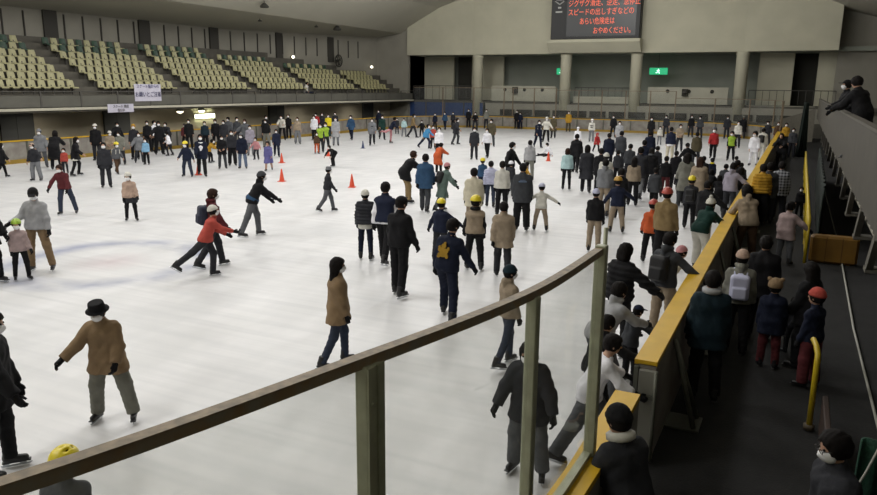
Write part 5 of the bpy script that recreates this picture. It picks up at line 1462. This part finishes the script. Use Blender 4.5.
 (-8.93, 32.24, 1.78, 0.1, 'walk', 'coat', 'blk', 'tr', 'blk', 'short', 'person in black coat walking away just behind the pale blue jacket', 1, {'mask': 0}),
 (-7.72, 26.71, 1.59, 0.28, 'stand', 'jk', 'acqua', 'slim', 'blk', 'bob:hairbr', 'person in pale blue green jacket and black leggings seen from behind', 1, {'mask': 0}),
 (-9.86, 28.58, 1.69, 0.33, 'stand', 'hood', 'lgrey', 'tr', 'gry2', 'short', 'person in light grey hooded top seen from behind, mid ice', 1, {'mask': 0}),
 (-9.43, 25.11, 1.85, -1.74, 'balance2', 'jk', 'blk', 'tr', 'char', 'short', 'person in black cape like jacket with arms spread, mid ice', 1, {}),
 (-9.03, 24.18, 1.25, 0.01, 'stand', 'jk', 'char', 'tr', 'dgrey', 'helmet:white', 'child in white helmet half hidden behind the cream white jacket', 0, {'kid': 1, 'mask': 0}),
 (-10.1, 24.13, 1.31, 0.4, 'stand', 'jk', 'blue', 'tr', 'navy', 'helmet:yellow', 'child in yellow helmet and blue jacket peeking out behind the lavender jacket', 0, {'kid': 1, 'mask': 0}),
 (-8.66, 21.38, 1.51, 0.38, 'walk', 'puff', 'lav', 'slim', 'denim', 'short', 'person in lavender down jacket and jeans seen from behind', 1, {'mask': 0}),
 (-7.8, 20.17, 1.66, 0.37, 'stand', 'jk', 'offw', 'tr', 'blk', 'short', 'person in cream white jacket and black trousers seen from behind', 1, {'mask': 0}),
 (-9.09, 25.92, 1.06, -1.06, 'balance2', 'jk', 'mustard', 'tr', 'olive', 'short', 'child in mustard jacket with arm stretched right behind the grey jacket', 0, {'kid': 1, 'mask': 0}),
 (-6.47, 18.25, 1.84, 0.34, 'stand', 'coat', 'dgrey', 'wide', 'blk', 'cap:blk', 'person in dark grey jacket with blue shoulder print seen from behind', 1, {'mask': 0, 'stripe': 1}),
 (-6.01, 18.5, 1.28, 0.31, 'balance', 'jk', 'offw', 'tr', 'beige', 'helmet:lav', 'child in pale helmet, white jacket and beige trousers with arms out', 1, {'kid': 1, 'mask': 0}),
 (-7.45, 17.24, 1.75, 0.41, 'stand', 'coat', 'cream', 'tr', 'beige', 'short', 'person in long cream coat seen from behind, behind a yellow helmet', 1, {'mask': 0}),
 (-6.84, 14.01, 1.41, 0.11, 'balance2', 'jk', 'navy', 'tr', 'char', 'helmet:yellow', 'child in yellow helmet and slate navy jacket with left arm out', 1, {'kid': 1, 'mask': 0}),
 (-5.88, 13.71, 1.59, 0.41, 'stand2', 'vest', 'blk', 'tr', 'blk', 'helmet:yellow', 'child in yellow helmet, beige jacket with black collar and black sleeves', 2, {'kid': 1, 'mask': 0, 'extra': 'beige', 'ring': 'blk'}),
 (-5.09, 13.3, 1.58, 0.37, 'walk', 'coat', 'beige', 'tr', 'char', 'short', 'person in beige fleece coat and dark trousers walking away', 2, {'mask': 0}),
 (-4.97, 10.44, 1.69, 0.1, 'emblem', 'jk', 'dnavy', 'tr', 'dnavy', 'short', 'person in black navy jacket with big gold print on the back', 2, {'mask': 0, 'emblem': 1}),
 (-6.33, 11.26, 1.86, -0.01, 'capblack', 'jk', 'blk', 'tr', 'blk', 'cap:blk', 'man in black jacket, black trousers and black cap, seen from behind', 2, {'mask': 0}),
 (-7.82, 13.27, 1.8, 0.18, 'walk', 'vest', 'white', 'tr', 'blk', 'short', 'person in navy vest over white sleeves seen from behind', 2, {'mask': 0, 'extra': 'navy'}),
 (-8.38, 13.39, 1.58, 0.38, 'stand', 'puff', 'char', 'slim', 'dnavy', 'beanie:offw', 'person in charcoal down jacket and off white knit hat seen from behind', 2, {'mask': 0, 'under': 'offw'}),
 (-9.68, 19.94, 1.52, -0.6, 'reach', 'long', 'sage', 'tr', 'grey', 'beanie:pink', 'person in long sage coat and pink knit hat reaching right', 1, {'mask': 0, 'pack': ('blk', 'black backpack worn on the long sage coat')}),
 (-10.06, 19.52, 1.81, 0.3, 'walk', 'coat', 'blue', 'tr', 'dgrey', 'short', 'person in steel blue coat seen from behind between mustard trousers and sage coat', 1, {'mask': 0}),
 (-11.57, 20.91, 1.73, -0.72, 'lean', 'coat', 'blk', 'tr', 'khaki', 'short:hairbr', 'person in black coat and mustard brown trousers bending toward the steel blue coat', 1, {'mask': 0}),
 (-12.23, 14.17, 1.67, -0.68, 'hoodpush', 'hood', 'blk', 'tr', 'grey', 'beanie:dgrey', 'person in black hooded top and grey knit hat pushing forward with arms out', 1, {'waist': 'blue'}),
 (-10.35, 10.57, 1.47, -0.71, 'redjacket', 'jk', 'coral', 'tr', 'char', 'beanie:offw', 'person in red jacket and white knit hat striding right with a leg behind', 1, {}),
 (-10.83, 11.25, 1.69, -0.54, 'walk', 'hood', 'maroon', 'tr', 'char', 'short:hairbr', 'person in maroon hooded top just behind the red jacket skater', 2, {'pack': ('navy', 'navy backpack worn by the skater in maroon hooded top')}),
 (-5.36, 7.84, 1.56, -0.8, 'tancoat', 'coat', 'tan', 'slim', 'denim', 'longhair', 'woman with long dark hair, tan coat and blue jeans standing sideways', 2, {}),
 (-3.31, 8.95, 1.45, -0.69, 'tancoat', 'hood', 'beige', 'slim', 'denim', 'beanie:teal', 'person in beige hooded jacket and dark knit hat standing behind the glass', 2, {}),
 (-2.09, 6.33, 1.45, -3.08, 'blackglass', 'coat', 'char', 'wide', 'grey', 'bob', 'person in black seen through the glass with arms held away', 2, {}),
 (-6.77, 5.28, 1.46, -2.58, 'bucket', 'coat', 'tan', 'wide', 'gry2', 'bucket:blk', 'man in tan jacket, grey trousers and black bucket hat with arms out', 2, {}),
 (-6.73, 3.95, 1.69, -0.88, 'leftedge', 'coat', 'blk', 'tr', 'blk', 'short', 'person in black coat and white mask at the left edge reaching right', 2, {}),
 (-4.38, 2.97, 1.3, 0.63, 'stand2', 'jk', 'grey', 'tr', 'char', 'helmet:yellow', 'child in yellow helmet behind the wooden glass rail, lower left corner', 2, {'kid': 1, 'mask': 0}),
 (-1.66, 6.95, 1.36, -1.07, 'whitetee', 'tee', 'white', 'wide', 'grey', 'short', 'person in white shirt bent behind the tall glass post, inside boards', 2, {'mask': 0}),
 (-1.76, 7.55, 1.36, -0.64, 'railreach', 'jk', 'blk', 'tr', 'blk', 'short', 'child in black jacket and black mask reaching to the boards behind white shirt', 2, {'mask': 0, 'gl': 'blk'}),
 (-1.92, 8.35, 1.5, -0.56, 'lean', 'hood', 'lgrey', 'wide', 'grey', 'short', 'person in light grey hooded top with forearms on the yellow board top', 2, {'mask': 0}),
 (-1.68, 9.05, 1.08, -0.69, 'railreach', 'jk', 'dgrey', 'tr', 'blk', 'cap:navy', 'child in dark jacket and blue hat clinging to yellow board top beside grey hooded top', 2, {'mask': 0}),
 (-2.06, 10.09, 1.66, -0.41, 'holdside', 'puff', 'blk', 'tr', 'blk', 'bob', 'person in black down jacket with arm stretched to boards, behind light grey hooded top', 2, {'mask': 0}),
 (-1.61, 11.11, 1.68, -0.38, 'holdside', 'hood', 'dgrey', 'tr', 'beige', 'short', 'person in dark grey hooded jacket wearing a black backpack near the boards', 2, {'mask': 0, 'pack': ('blk', 'black backpack worn on the dark grey hooded jacket near the boards')}),
 (-1.76, 12.52, 1.18, -0.91, 'lean', 'jk', 'cream', 'tr', 'beige', 'beanie:pink', 'child in cream jacket and pink knit hat leaning on the yellow board top', 1, {'kid': 1, 'mask': 0}),
 (-2.3, 15.44, 1.8, -0.11, 'stand', 'jk', 'khaki', 'tr', 'blk', 'helmet:coral', 'person in khaki brown jacket and red helmet seen from behind', 2, {'mask': 0}),
 (-2.69, 16.15, 1.42, 0.17, 'stand2', 'jk', 'orange', 'tr', 'blk', 'helmet:coral', 'child in red helmet and orange jacket left of the khaki brown jacket', 1, {'kid': 1, 'mask': 0}),
 (-1.9, 18.85, 1.59, -0.42, 'holdside', 'coat', 'blk', 'wide', 'beige', 'short', 'person in black jacket and beige wide trousers left of the dark green hooded top', 1, {'mask': 0}),
 (-1.65, 15.87, 1.55, -0.51, 'lean', 'hood', 'dgreen', 'wide', 'offw', 'pombeanie:offw', 'person in dark green hooded top and white trousers leaning on board top', 1, {'mask': 0}),
 (-2.47, 20.77, 1.48, -0.06, 'stand', 'jk', 'char', 'tr', 'blk', 'helmet:yellow', 'child in yellow helmet and charcoal jacket seen from behind, right side of the ice', 1, {'kid': 1, 'mask': 0, 'pack': ('blk', 'black backpack on the yellow helmet child at right side of ice')}),
 (-3.13, 24.65, 1.78, 0.3, 'stand2', 'long', 'gry2', 'tr', 'dgrey', 'longhair', 'person with long hair in long ash grey coat behind the yellow helmet child', 1, {'mask': 0}),
 (-2.65, 23.87, 1.74, -0.06, 'walk', 'long', 'beige', 'tr', 'dgrey', 'longhair:hairbr', 'person with long brown hair in taupe coat right of the ash grey coat', 1, {'mask': 0}),
 (-3.93, 23.59, 1.35, -0.01, 'walk', 'coat', 'dgrey', 'tr', 'blk', 'short', 'person in dark grey coat striding away left of the khaki brown jacket', 1, {'mask': 0}),
 (-4.72, 27.21, 1.69, 0.17, 'stand2', 'coat', 'blk', 'tr', 'blk', 'bob', 'person in bulky black coat with fur collar, right side of the ice', 1, {'mask': 0, 'ring': 'grey'}),
 (-4.06, 26.46, 1.49, -0.02, 'stand', 'jk', 'blk', 'tr', 'maroon', 'short', 'person in black jacket and dark red trousers right of the fur collar coat', 1, {'mask': 0}),
 (-4.7, 24.07, 1.62, 0.19, 'stand', 'jk', 'beige', 'tr', 'blk', 'longhair', 'girl with long black hair, beige top and black trousers seen from behind', 1, {'mask': 0}),
 (-4.8, 25.51, 1.84, 0.01, 'walk', 'coat', 'char', 'tr', 'mgrey', 'short', 'person in charcoal coat just behind the long haired beige top girl', 1, {'mask': 0}),
 (-4.2, 33.07, 1.52, 0.65, 'balance2', 'coat', 'blk', 'tr', 'blk', 'short', 'person in black with legs apart and arm out left, right side of ice', 0, {'mask': 0}),
 (-5.62, 24.03, 1.71, 0.4, 'stand', 'jk', 'offw', 'tr', 'beige', 'beanie:offw', 'person in cream jacket and white knit hat behind the grey hooded coat', 1, {'mask': 0}),
 (-5.04, 21.51, 1.75, 0.06, 'stand', 'hood', 'mgrey', 'tr', 'beige', 'short', 'person in mid grey hooded coat with black hair, right of centre', 1, {'mask': 0}),
 (-6.82, 26.16, 1.78, 0.26, 'walk', 'long', 'char', 'tr', 'blk', 'bob', 'tall person in long dark coat with bag strap, middle of a dark trio', 1, {'mask': 0}),
 (-6.22, 25.78, 1.72, 0.24, 'stand', 'coat', 'blk', 'tr', 'blk', 'short', 'person in black coat right of the long dark coat, middle ice', 1, {'mask': 0}),
 (-4.13, 19.22, 1.51, 0.39, 'balance2', 'jk', 'navy', 'tr', 'beige', 'helmet:mustard', 'child in amber helmet, navy jacket and beige trousers arm out left', 1, {'kid': 1, 'mask': 0}),
 (-4.53, 21.41, 1.52, 0.21, 'stand', 'jk', 'blk', 'tr', 'blk', 'short', 'child in black hidden behind the amber helmet child', 1, {'kid': 1, 'mask': 0}),
 (-4.08, 16.64, 1.51, 0.07, 'stand', 'jk', 'blk', 'tr', 'beige', 'beanie:lav', 'person in black jacket, beige trousers and pale knit hat above the post top', 1, {'mask': 0}),
 (-7.87, 34.01, 1.77, 0.23, 'stand', 'coat', 'dnavy', 'tr', 'blk', 'short', 'person in dark navy coat, left of a pair right of centre far ice', 0, {'mask': 0}),
 (-7.67, 35.62, 1.79, 0.04, 'stand2', 'coat', 'dgrey', 'tr', 'char', 'short', 'person in dark grey coat, right of a pair right of centre far ice', 0, {'mask': 0}),
 (-10.24, 46.89, 1.78, -2.93, 'stand', 'coat', 'lgrey', 'tr', 'mgrey', 'short', 'person in pale grey coat far right of centre near back boards', 0, {}),
 (-13.0, 57.26, 1.78, -2.92, 'stand2', 'jk', 'blk', 'tr', 'blk', 'short', 'person in black at the back boards beside the pale grey coat', 0, {}),
 (-6.28, 28.85, 1.43, 0.04, 'stand', 'jk', 'char', 'tr', 'blk', 'short', 'person in charcoal jacket standing behind cream jacket and white knit hat', 0, {'mask': 0}),
 (-9.73, 55.11, 1.78, -2.97, 'stand', 'coat', 'blk', 'tr', 'blk', 'short', 'person in black coat before back boards, leftmost of far right four', 0, {}),
 (-8.56, 51.96, 1.3, -2.98, 'stand', 'jk', 'offw', 'slim', 'mgrey', 'short', 'small child in off white before the far right back boards', 0, {'kid': 1}),
 (-9.47, 60.19, 1.78, 3.12, 'stand2', 'jk', 'char', 'tr', 'char', 'short', 'person in charcoal at back boards, second of far right four', 0, {}),
 (-6.01, 40.0, 1.84, -0.03, 'stand', 'jk', 'navy', 'tr', 'cream', 'short', 'person in navy jacket over white hem and cream skirt, far right ice', 0, {'mask': 0, 'under': 'white'}),
 (-6.51, 46.79, 1.71, -3.0, 'chat', 'jk', 'beige', 'tr', 'char', 'short', 'person in beige top facing the camera, far right ice', 0, {}),
 (-7.76, 61.61, 1.78, -2.84, 'stand', 'jk', 'blk', 'tr', 'char', 'short', 'person in black at back boards, third of far right four', 0, {'mask': 1}),
 (-6.87, 59.79, 1.78, 3.08, 'stand2', 'jk', 'dgrey', 'tr', 'char', 'short', 'person in dark grey at back boards, rightmost of far right four', 0, {}),
 (-4.52, 38.59, 1.7, 0.12, 'stand', 'coat', 'olive', 'tr', 'char', 'short', 'person in dark olive coat left of the child in red jacket and grey hat', 0, {'mask': 0}),
 (-6.43, 36.37, 1.8, 0.17, 'stand', 'coat', 'dnavy', 'tr', 'char', 'short', 'person in navy coat standing behind the bulky fur collar coat', 0, {'mask': 0}),
 (-5.15, 30.95, 1.49, -0.01, 'stand2', 'jk', 'char', 'tr', 'blk', 'short', 'person in charcoal jacket close behind the bulky fur collar coat', 0, {'mask': 0}),
 (-4.13, 42.75, 1.78, -3.13, 'walk', 'jk', 'red', 'tr', 'blk', 'beanie:grey', 'child in red jacket and grey knit hat, far right ice', 0, {'kid': 1, 'hatb': 'lgrey'}),
 (-3.17, 42.35, 1.62, -3.07, 'stand2', 'vest', 'blk', 'tr', 'blk', 'short', 'child in lime green vest over black, far right ice', 0, {'kid': 1, 'extra': 'lime'}),
 (-5.04, 61.28, 1.78, -3.06, 'stand', 'coat', 'char', 'tr', 'char', 'bob', 'person in charcoal coat behind the far right lime green vest', 0, {}),
 (-3.57, 51.99, 1.78, 3.12, 'stand', 'jk', 'offw', 'tr', 'char', 'short', 'person in off white jacket between lime vest child and tall black coat', 0, {}),
 (-3.93, 62.17, 1.78, 0.06, 'stand', 'long', 'blk', 'tr', 'char', 'beanie:gry2', 'tall person in long black coat and grey knit hat, far right ice', 0, {'mask': 0}),
 (-1.92, 40.15, 1.77, 3.1, 'stand2', 'coat', 'white', 'slim', 'white', 'short', 'child all in white beside the tall long black coat', 0, {'kid': 1}),
 (-1.69, 43.3, 1.78, -0.31, 'stand', 'coat', 'offw', 'tr', 'offw', 'short', 'person in off white coat near far end of right boards', 0, {'mask': 0, 'pack': ('blk', 'black backpack worn on the off white coat at the far right')}),
 (-2.89, 30.14, 1.18, 0.1, 'stand', 'jk', 'dnavy', 'tr', 'blk', 'beanie:blk', 'child in navy with pale yellow collar, right of middle boards crowd', 0, {'kid': 1, 'mask': 0, 'ring': 'yellow'}),
 (-2.46, 24.86, 1.25, -0.25, 'lean', 'coat', 'blk', 'tr', 'blk', 'bob', 'person in black coat hunched left of a dark haired twin by right boards', 0, {'mask': 0}),
 (-1.99, 23.82, 1.19, 0.26, 'lean', 'coat', 'blk', 'tr', 'blk', 'longhair', 'person with dark hair in black coat hunched left of lilac grey jacket', 0, {'mask': 0}),
 (-1.63, 22.83, 1.7, -0.37, 'holdside', 'hood', 'lilac', 'tr', 'char', 'short', 'person in lilac grey hooded jacket holding the right boards', 1, {'mask': 0}),
 (-1.66, 25.36, 1.57, -0.28, 'stand', 'coat', 'blk', 'tr', 'blk', 'short', 'person in black coat behind the lilac grey hooded jacket', 1, {'mask': 0}),
 (-1.58, 23.78, 1.48, -0.46, 'lean', 'jk', 'blk', 'tr', 'mgrey', 'bob', 'person in black jacket leaning on right boards left of mustard jacket', 1, {'mask': 0}),
 (-4.03, 28.52, 1.52, 0.05, 'stand', 'coat', 'blk', 'tr', 'blk', 'short', 'person in black coat filling the gap left of the ash grey long coat', 1, {'mask': 0}),
 (-3.32, 25.09, 1.41, 0.31, 'walk2', 'jk', 'char', 'tr', 'blk', 'short', 'person in charcoal jacket close behind the red helmet khaki brown jacket', 1, {'mask': 0}),
 (-5.57, 30.33, 1.76, 0.01, 'stand', 'coat', 'dnavy', 'tr', 'blk', 'short', 'person in dark navy coat behind the charcoal coat and long haired girl', 1, {'mask': 0}),
 (-6.01, 29.72, 1.62, 0.2, 'stand2', 'jk', 'dgrey', 'tr', 'char', 'short', 'person in dark grey jacket left of the dark navy coat, right of centre', 1, {'mask': 0}),
 (-2.95, 27.65, 1.45, -0.16, 'stand', 'jk', 'blk', 'tr', 'char', 'short', 'person in black jacket just beyond the long brown haired taupe coat', 1, {'mask': 0}),
 (-2.08, 26.28, 1.33, -0.1, 'stand2', 'coat', 'dgrey', 'tr', 'blk', 'short', 'person in dark grey coat just behind the lilac grey hooded jacket, left side', 0, {'mask': 0}),
 (-1.66, 27.4, 1.3, -0.2, 'stand', 'coat', 'char', 'tr', 'blk', 'short', 'person in charcoal coat inside boards beyond the mustard down jacket', 0, {'mask': 0}),
 (-2.08, 30.94, 1.23, -0.11, 'stand', 'jk', 'mgrey', 'tr', 'blk', 'short', 'person in mid grey jacket in the densest knot by far right boards', 0, {'mask': 0}),
 (-0.78, 22.62, 1.78, 0.21, 'stand', 'puff', 'mustard', 'wide', 'blk', 'short', 'person in mustard down jacket and black trousers in the walkway', 1, {'mask': 0, 'skates': 0}),
 (-0.62, 23.02, 1.79, 0.03, 'stand', 'coat', 'dgrey', 'tr', 'char', 'short', 'person in dark grey coat between mustard jacket and plaid shirt', 1, {'mask': 0, 'skates': 0}),
 (-0.32, 23.69, 1.78, 0.01, 'stand', 'coat', 'plaid', 'wide', 'char', 'short', 'person in black and white plaid shirt seen from behind in the walkway', 1, {'mask': 0, 'skates': 0}),
 (-0.77, 16.87, 1.82, 0.48, 'leanarms', 'hood', 'beige', 'tr', 'brown', 'bob', 'person in fluffy tan coat leaning over the boards from the walkway', 2, {'mask': 0, 'skates': 0}),
 (-0.01, 17.59, 1.43, -0.35, 'holdside', 'coat', 'dust', 'tr', 'grey', 'pony', 'child in pinkish beige coat holding the yellow handrail', 1, {'kid': 1, 'mask': 0, 'skates': 0}),
 (0.27, 24.47, 0.96, 3.13, 'stand', 'jk', 'blk', 'tr', 'blk', 'short', 'child in black beside the yellow handrail far down the walkway', 0, {'kid': 1, 'skates': 0}),
 (-0.59, 39.8, 1.78, 2.81, 'lean', 'coat', 'blk', 'tr', 'blk', 'short', 'person in black leaning on far end of right boards, outside', 0, {'mask': 0, 'skates': 0}),
 (-1.23, 53.78, 1.78, -3.12, 'stand', 'jk', 'brown', 'tr', 'char', 'short:hairbr', 'person in brown red jacket behind the far end of right boards', 0, {'skates': 0}),
 (-0.24, 46.14, 1.75, -3.14, 'stand', 'jk', 'dgrey', 'tr', 'char', 'short', 'person in dark grey at the far end of the walkway', 0, {'skates': 0}),
 (-0.72, 52.15, 1.79, -3.13, 'stand', 'jk', 'mustard', 'tr', 'char', 'short', 'person in ochre jacket behind the far end of right boards', 0, {'skates': 0}),
 (-1.9, 55.22, 1.71, -3.11, 'stand2', 'jk', 'char', 'tr', 'char', 'short', 'person in charcoal jacket beyond the far end of right boards', 0, {}),
 (-0.53, 11.02, 1.59, 0.05, 'stand', 'hood', 'gry2', 'tr', 'blk', 'beanie:peach', 'person in taupe hooded jacket and peach knit hat seen from behind', 2, {'mask': 0, 'skates': 0, 'pack': ('lav', 'lavender backpack worn under the peach knit hat')}),
 (-0.26, 11.85, 1.68, 0.02, 'stand', 'coat', 'blk', 'tr', 'blk', 'short', 'tall person in black coat walking ahead of the peach knit hat', 2, {'mask': 0, 'skates': 0}),
 (-0.74, 9.08, 1.7, 0.26, 'stand', 'coat', 'teal', 'tr', 'blk', 'short', 'person in dark blue sweater with pale collar standing by the boards', 2, {'mask': 0, 'skates': 0, 'ring': 'lgrey'}),
 (-0.06, 10.64, 1.3, 0.01, 'stand', 'coat', 'dnavy', 'tr', 'maroon', 'fluffy:tan', 'child in dark coat and fluffy brown hat with two bobbles', 2, {'kid': 1, 'mask': 0, 'skates': 0}),
 (0.39, 10.88, 1.54, 1.01, 'stand2', 'coat', 'blk', 'tr', 'blk', 'longhair', 'woman with long black hair and black coat behind the red knit hat child', 2, {'mask': 0, 'skates': 0}),
 (0.44, 10.15, 1.36, 1.0, 'stand', 'jk', 'dnavy', 'wide', 'maroon', 'beanie:coral', 'child in red knit hat, navy jacket and red plaid trousers', 2, {'kid': 1, 'mask': 0, 'skates': 0}),
 (0.23, 11.42, 0.86, 0.68, 'stand2', 'jk', 'char', 'tr', 'blk', 'short', 'small child in dark patterned jacket beside the fluffy brown hat child', 1, {'kid': 1, 'mask': 0, 'skates': 0, 'hatch': 1}),
 (-0.84, 4.95, 1.55, 0.95, 'railreach', 'coat', 'char', 'tr', 'blk', 'beanie:blk', 'person in black knit hat and dark coat in the lower right foreground', 2, {'mask': 0, 'skates': 0, 'ring': 'offw'}),
 (0.49, 5.19, 1.62, 1.97, 'glassesman', 'coat', 'char', 'tr', 'blk', 'short', 'man with glasses and white mask in the lower right corner', 2, {'skates': 0, 'glasses': 1}),
]
def people_all():
    for (x, y, top, rz_, pose, js, jc, ts, tc, head, label, lod, kw) in PEOPLE:
        S = skel(pose, kw.get('kid', 0) == 1)
        r = person(x, y, top if 'ph' not in kw else kw['ph'], rz_, pose, js, jc, ts, tc, head, label, lod, kid=kw.get('kid', 0) == 1,
                   mask=kw.get('mask', 1) == 1, skates=kw.get('skates', 1) == 1, pack=kw.get('pack'), hair2=kw.get('extra'))
        extras(r, S, pose, kw, js, lod)
        add_dress(r, S, kw)
people_all()
BALC = [(1.36, 25.0, 2.0, 1.9, 'reach', 'coat', 'blk', 'cap:blk', 'person in black and dark cap holding up a phone over the balcony parapet', True),
        (1.36, 20.5, 2.04, 0.9, 'leanarms', 'coat', 'blk', 'short', 'person in black leaning on balcony parapet at right picture edge', False)]
balcony_people()
# a spectator seated in the stand
sp = person(-36.75, 49.7, 0.95, -1.45, 'sit', 'hood', 'offw', 'tr', 'denim', 'short', 'spectator in pale top and jeans sitting in the stand between fourth and fifth blocks', 0, z=3.2, mask=False, skates=False)
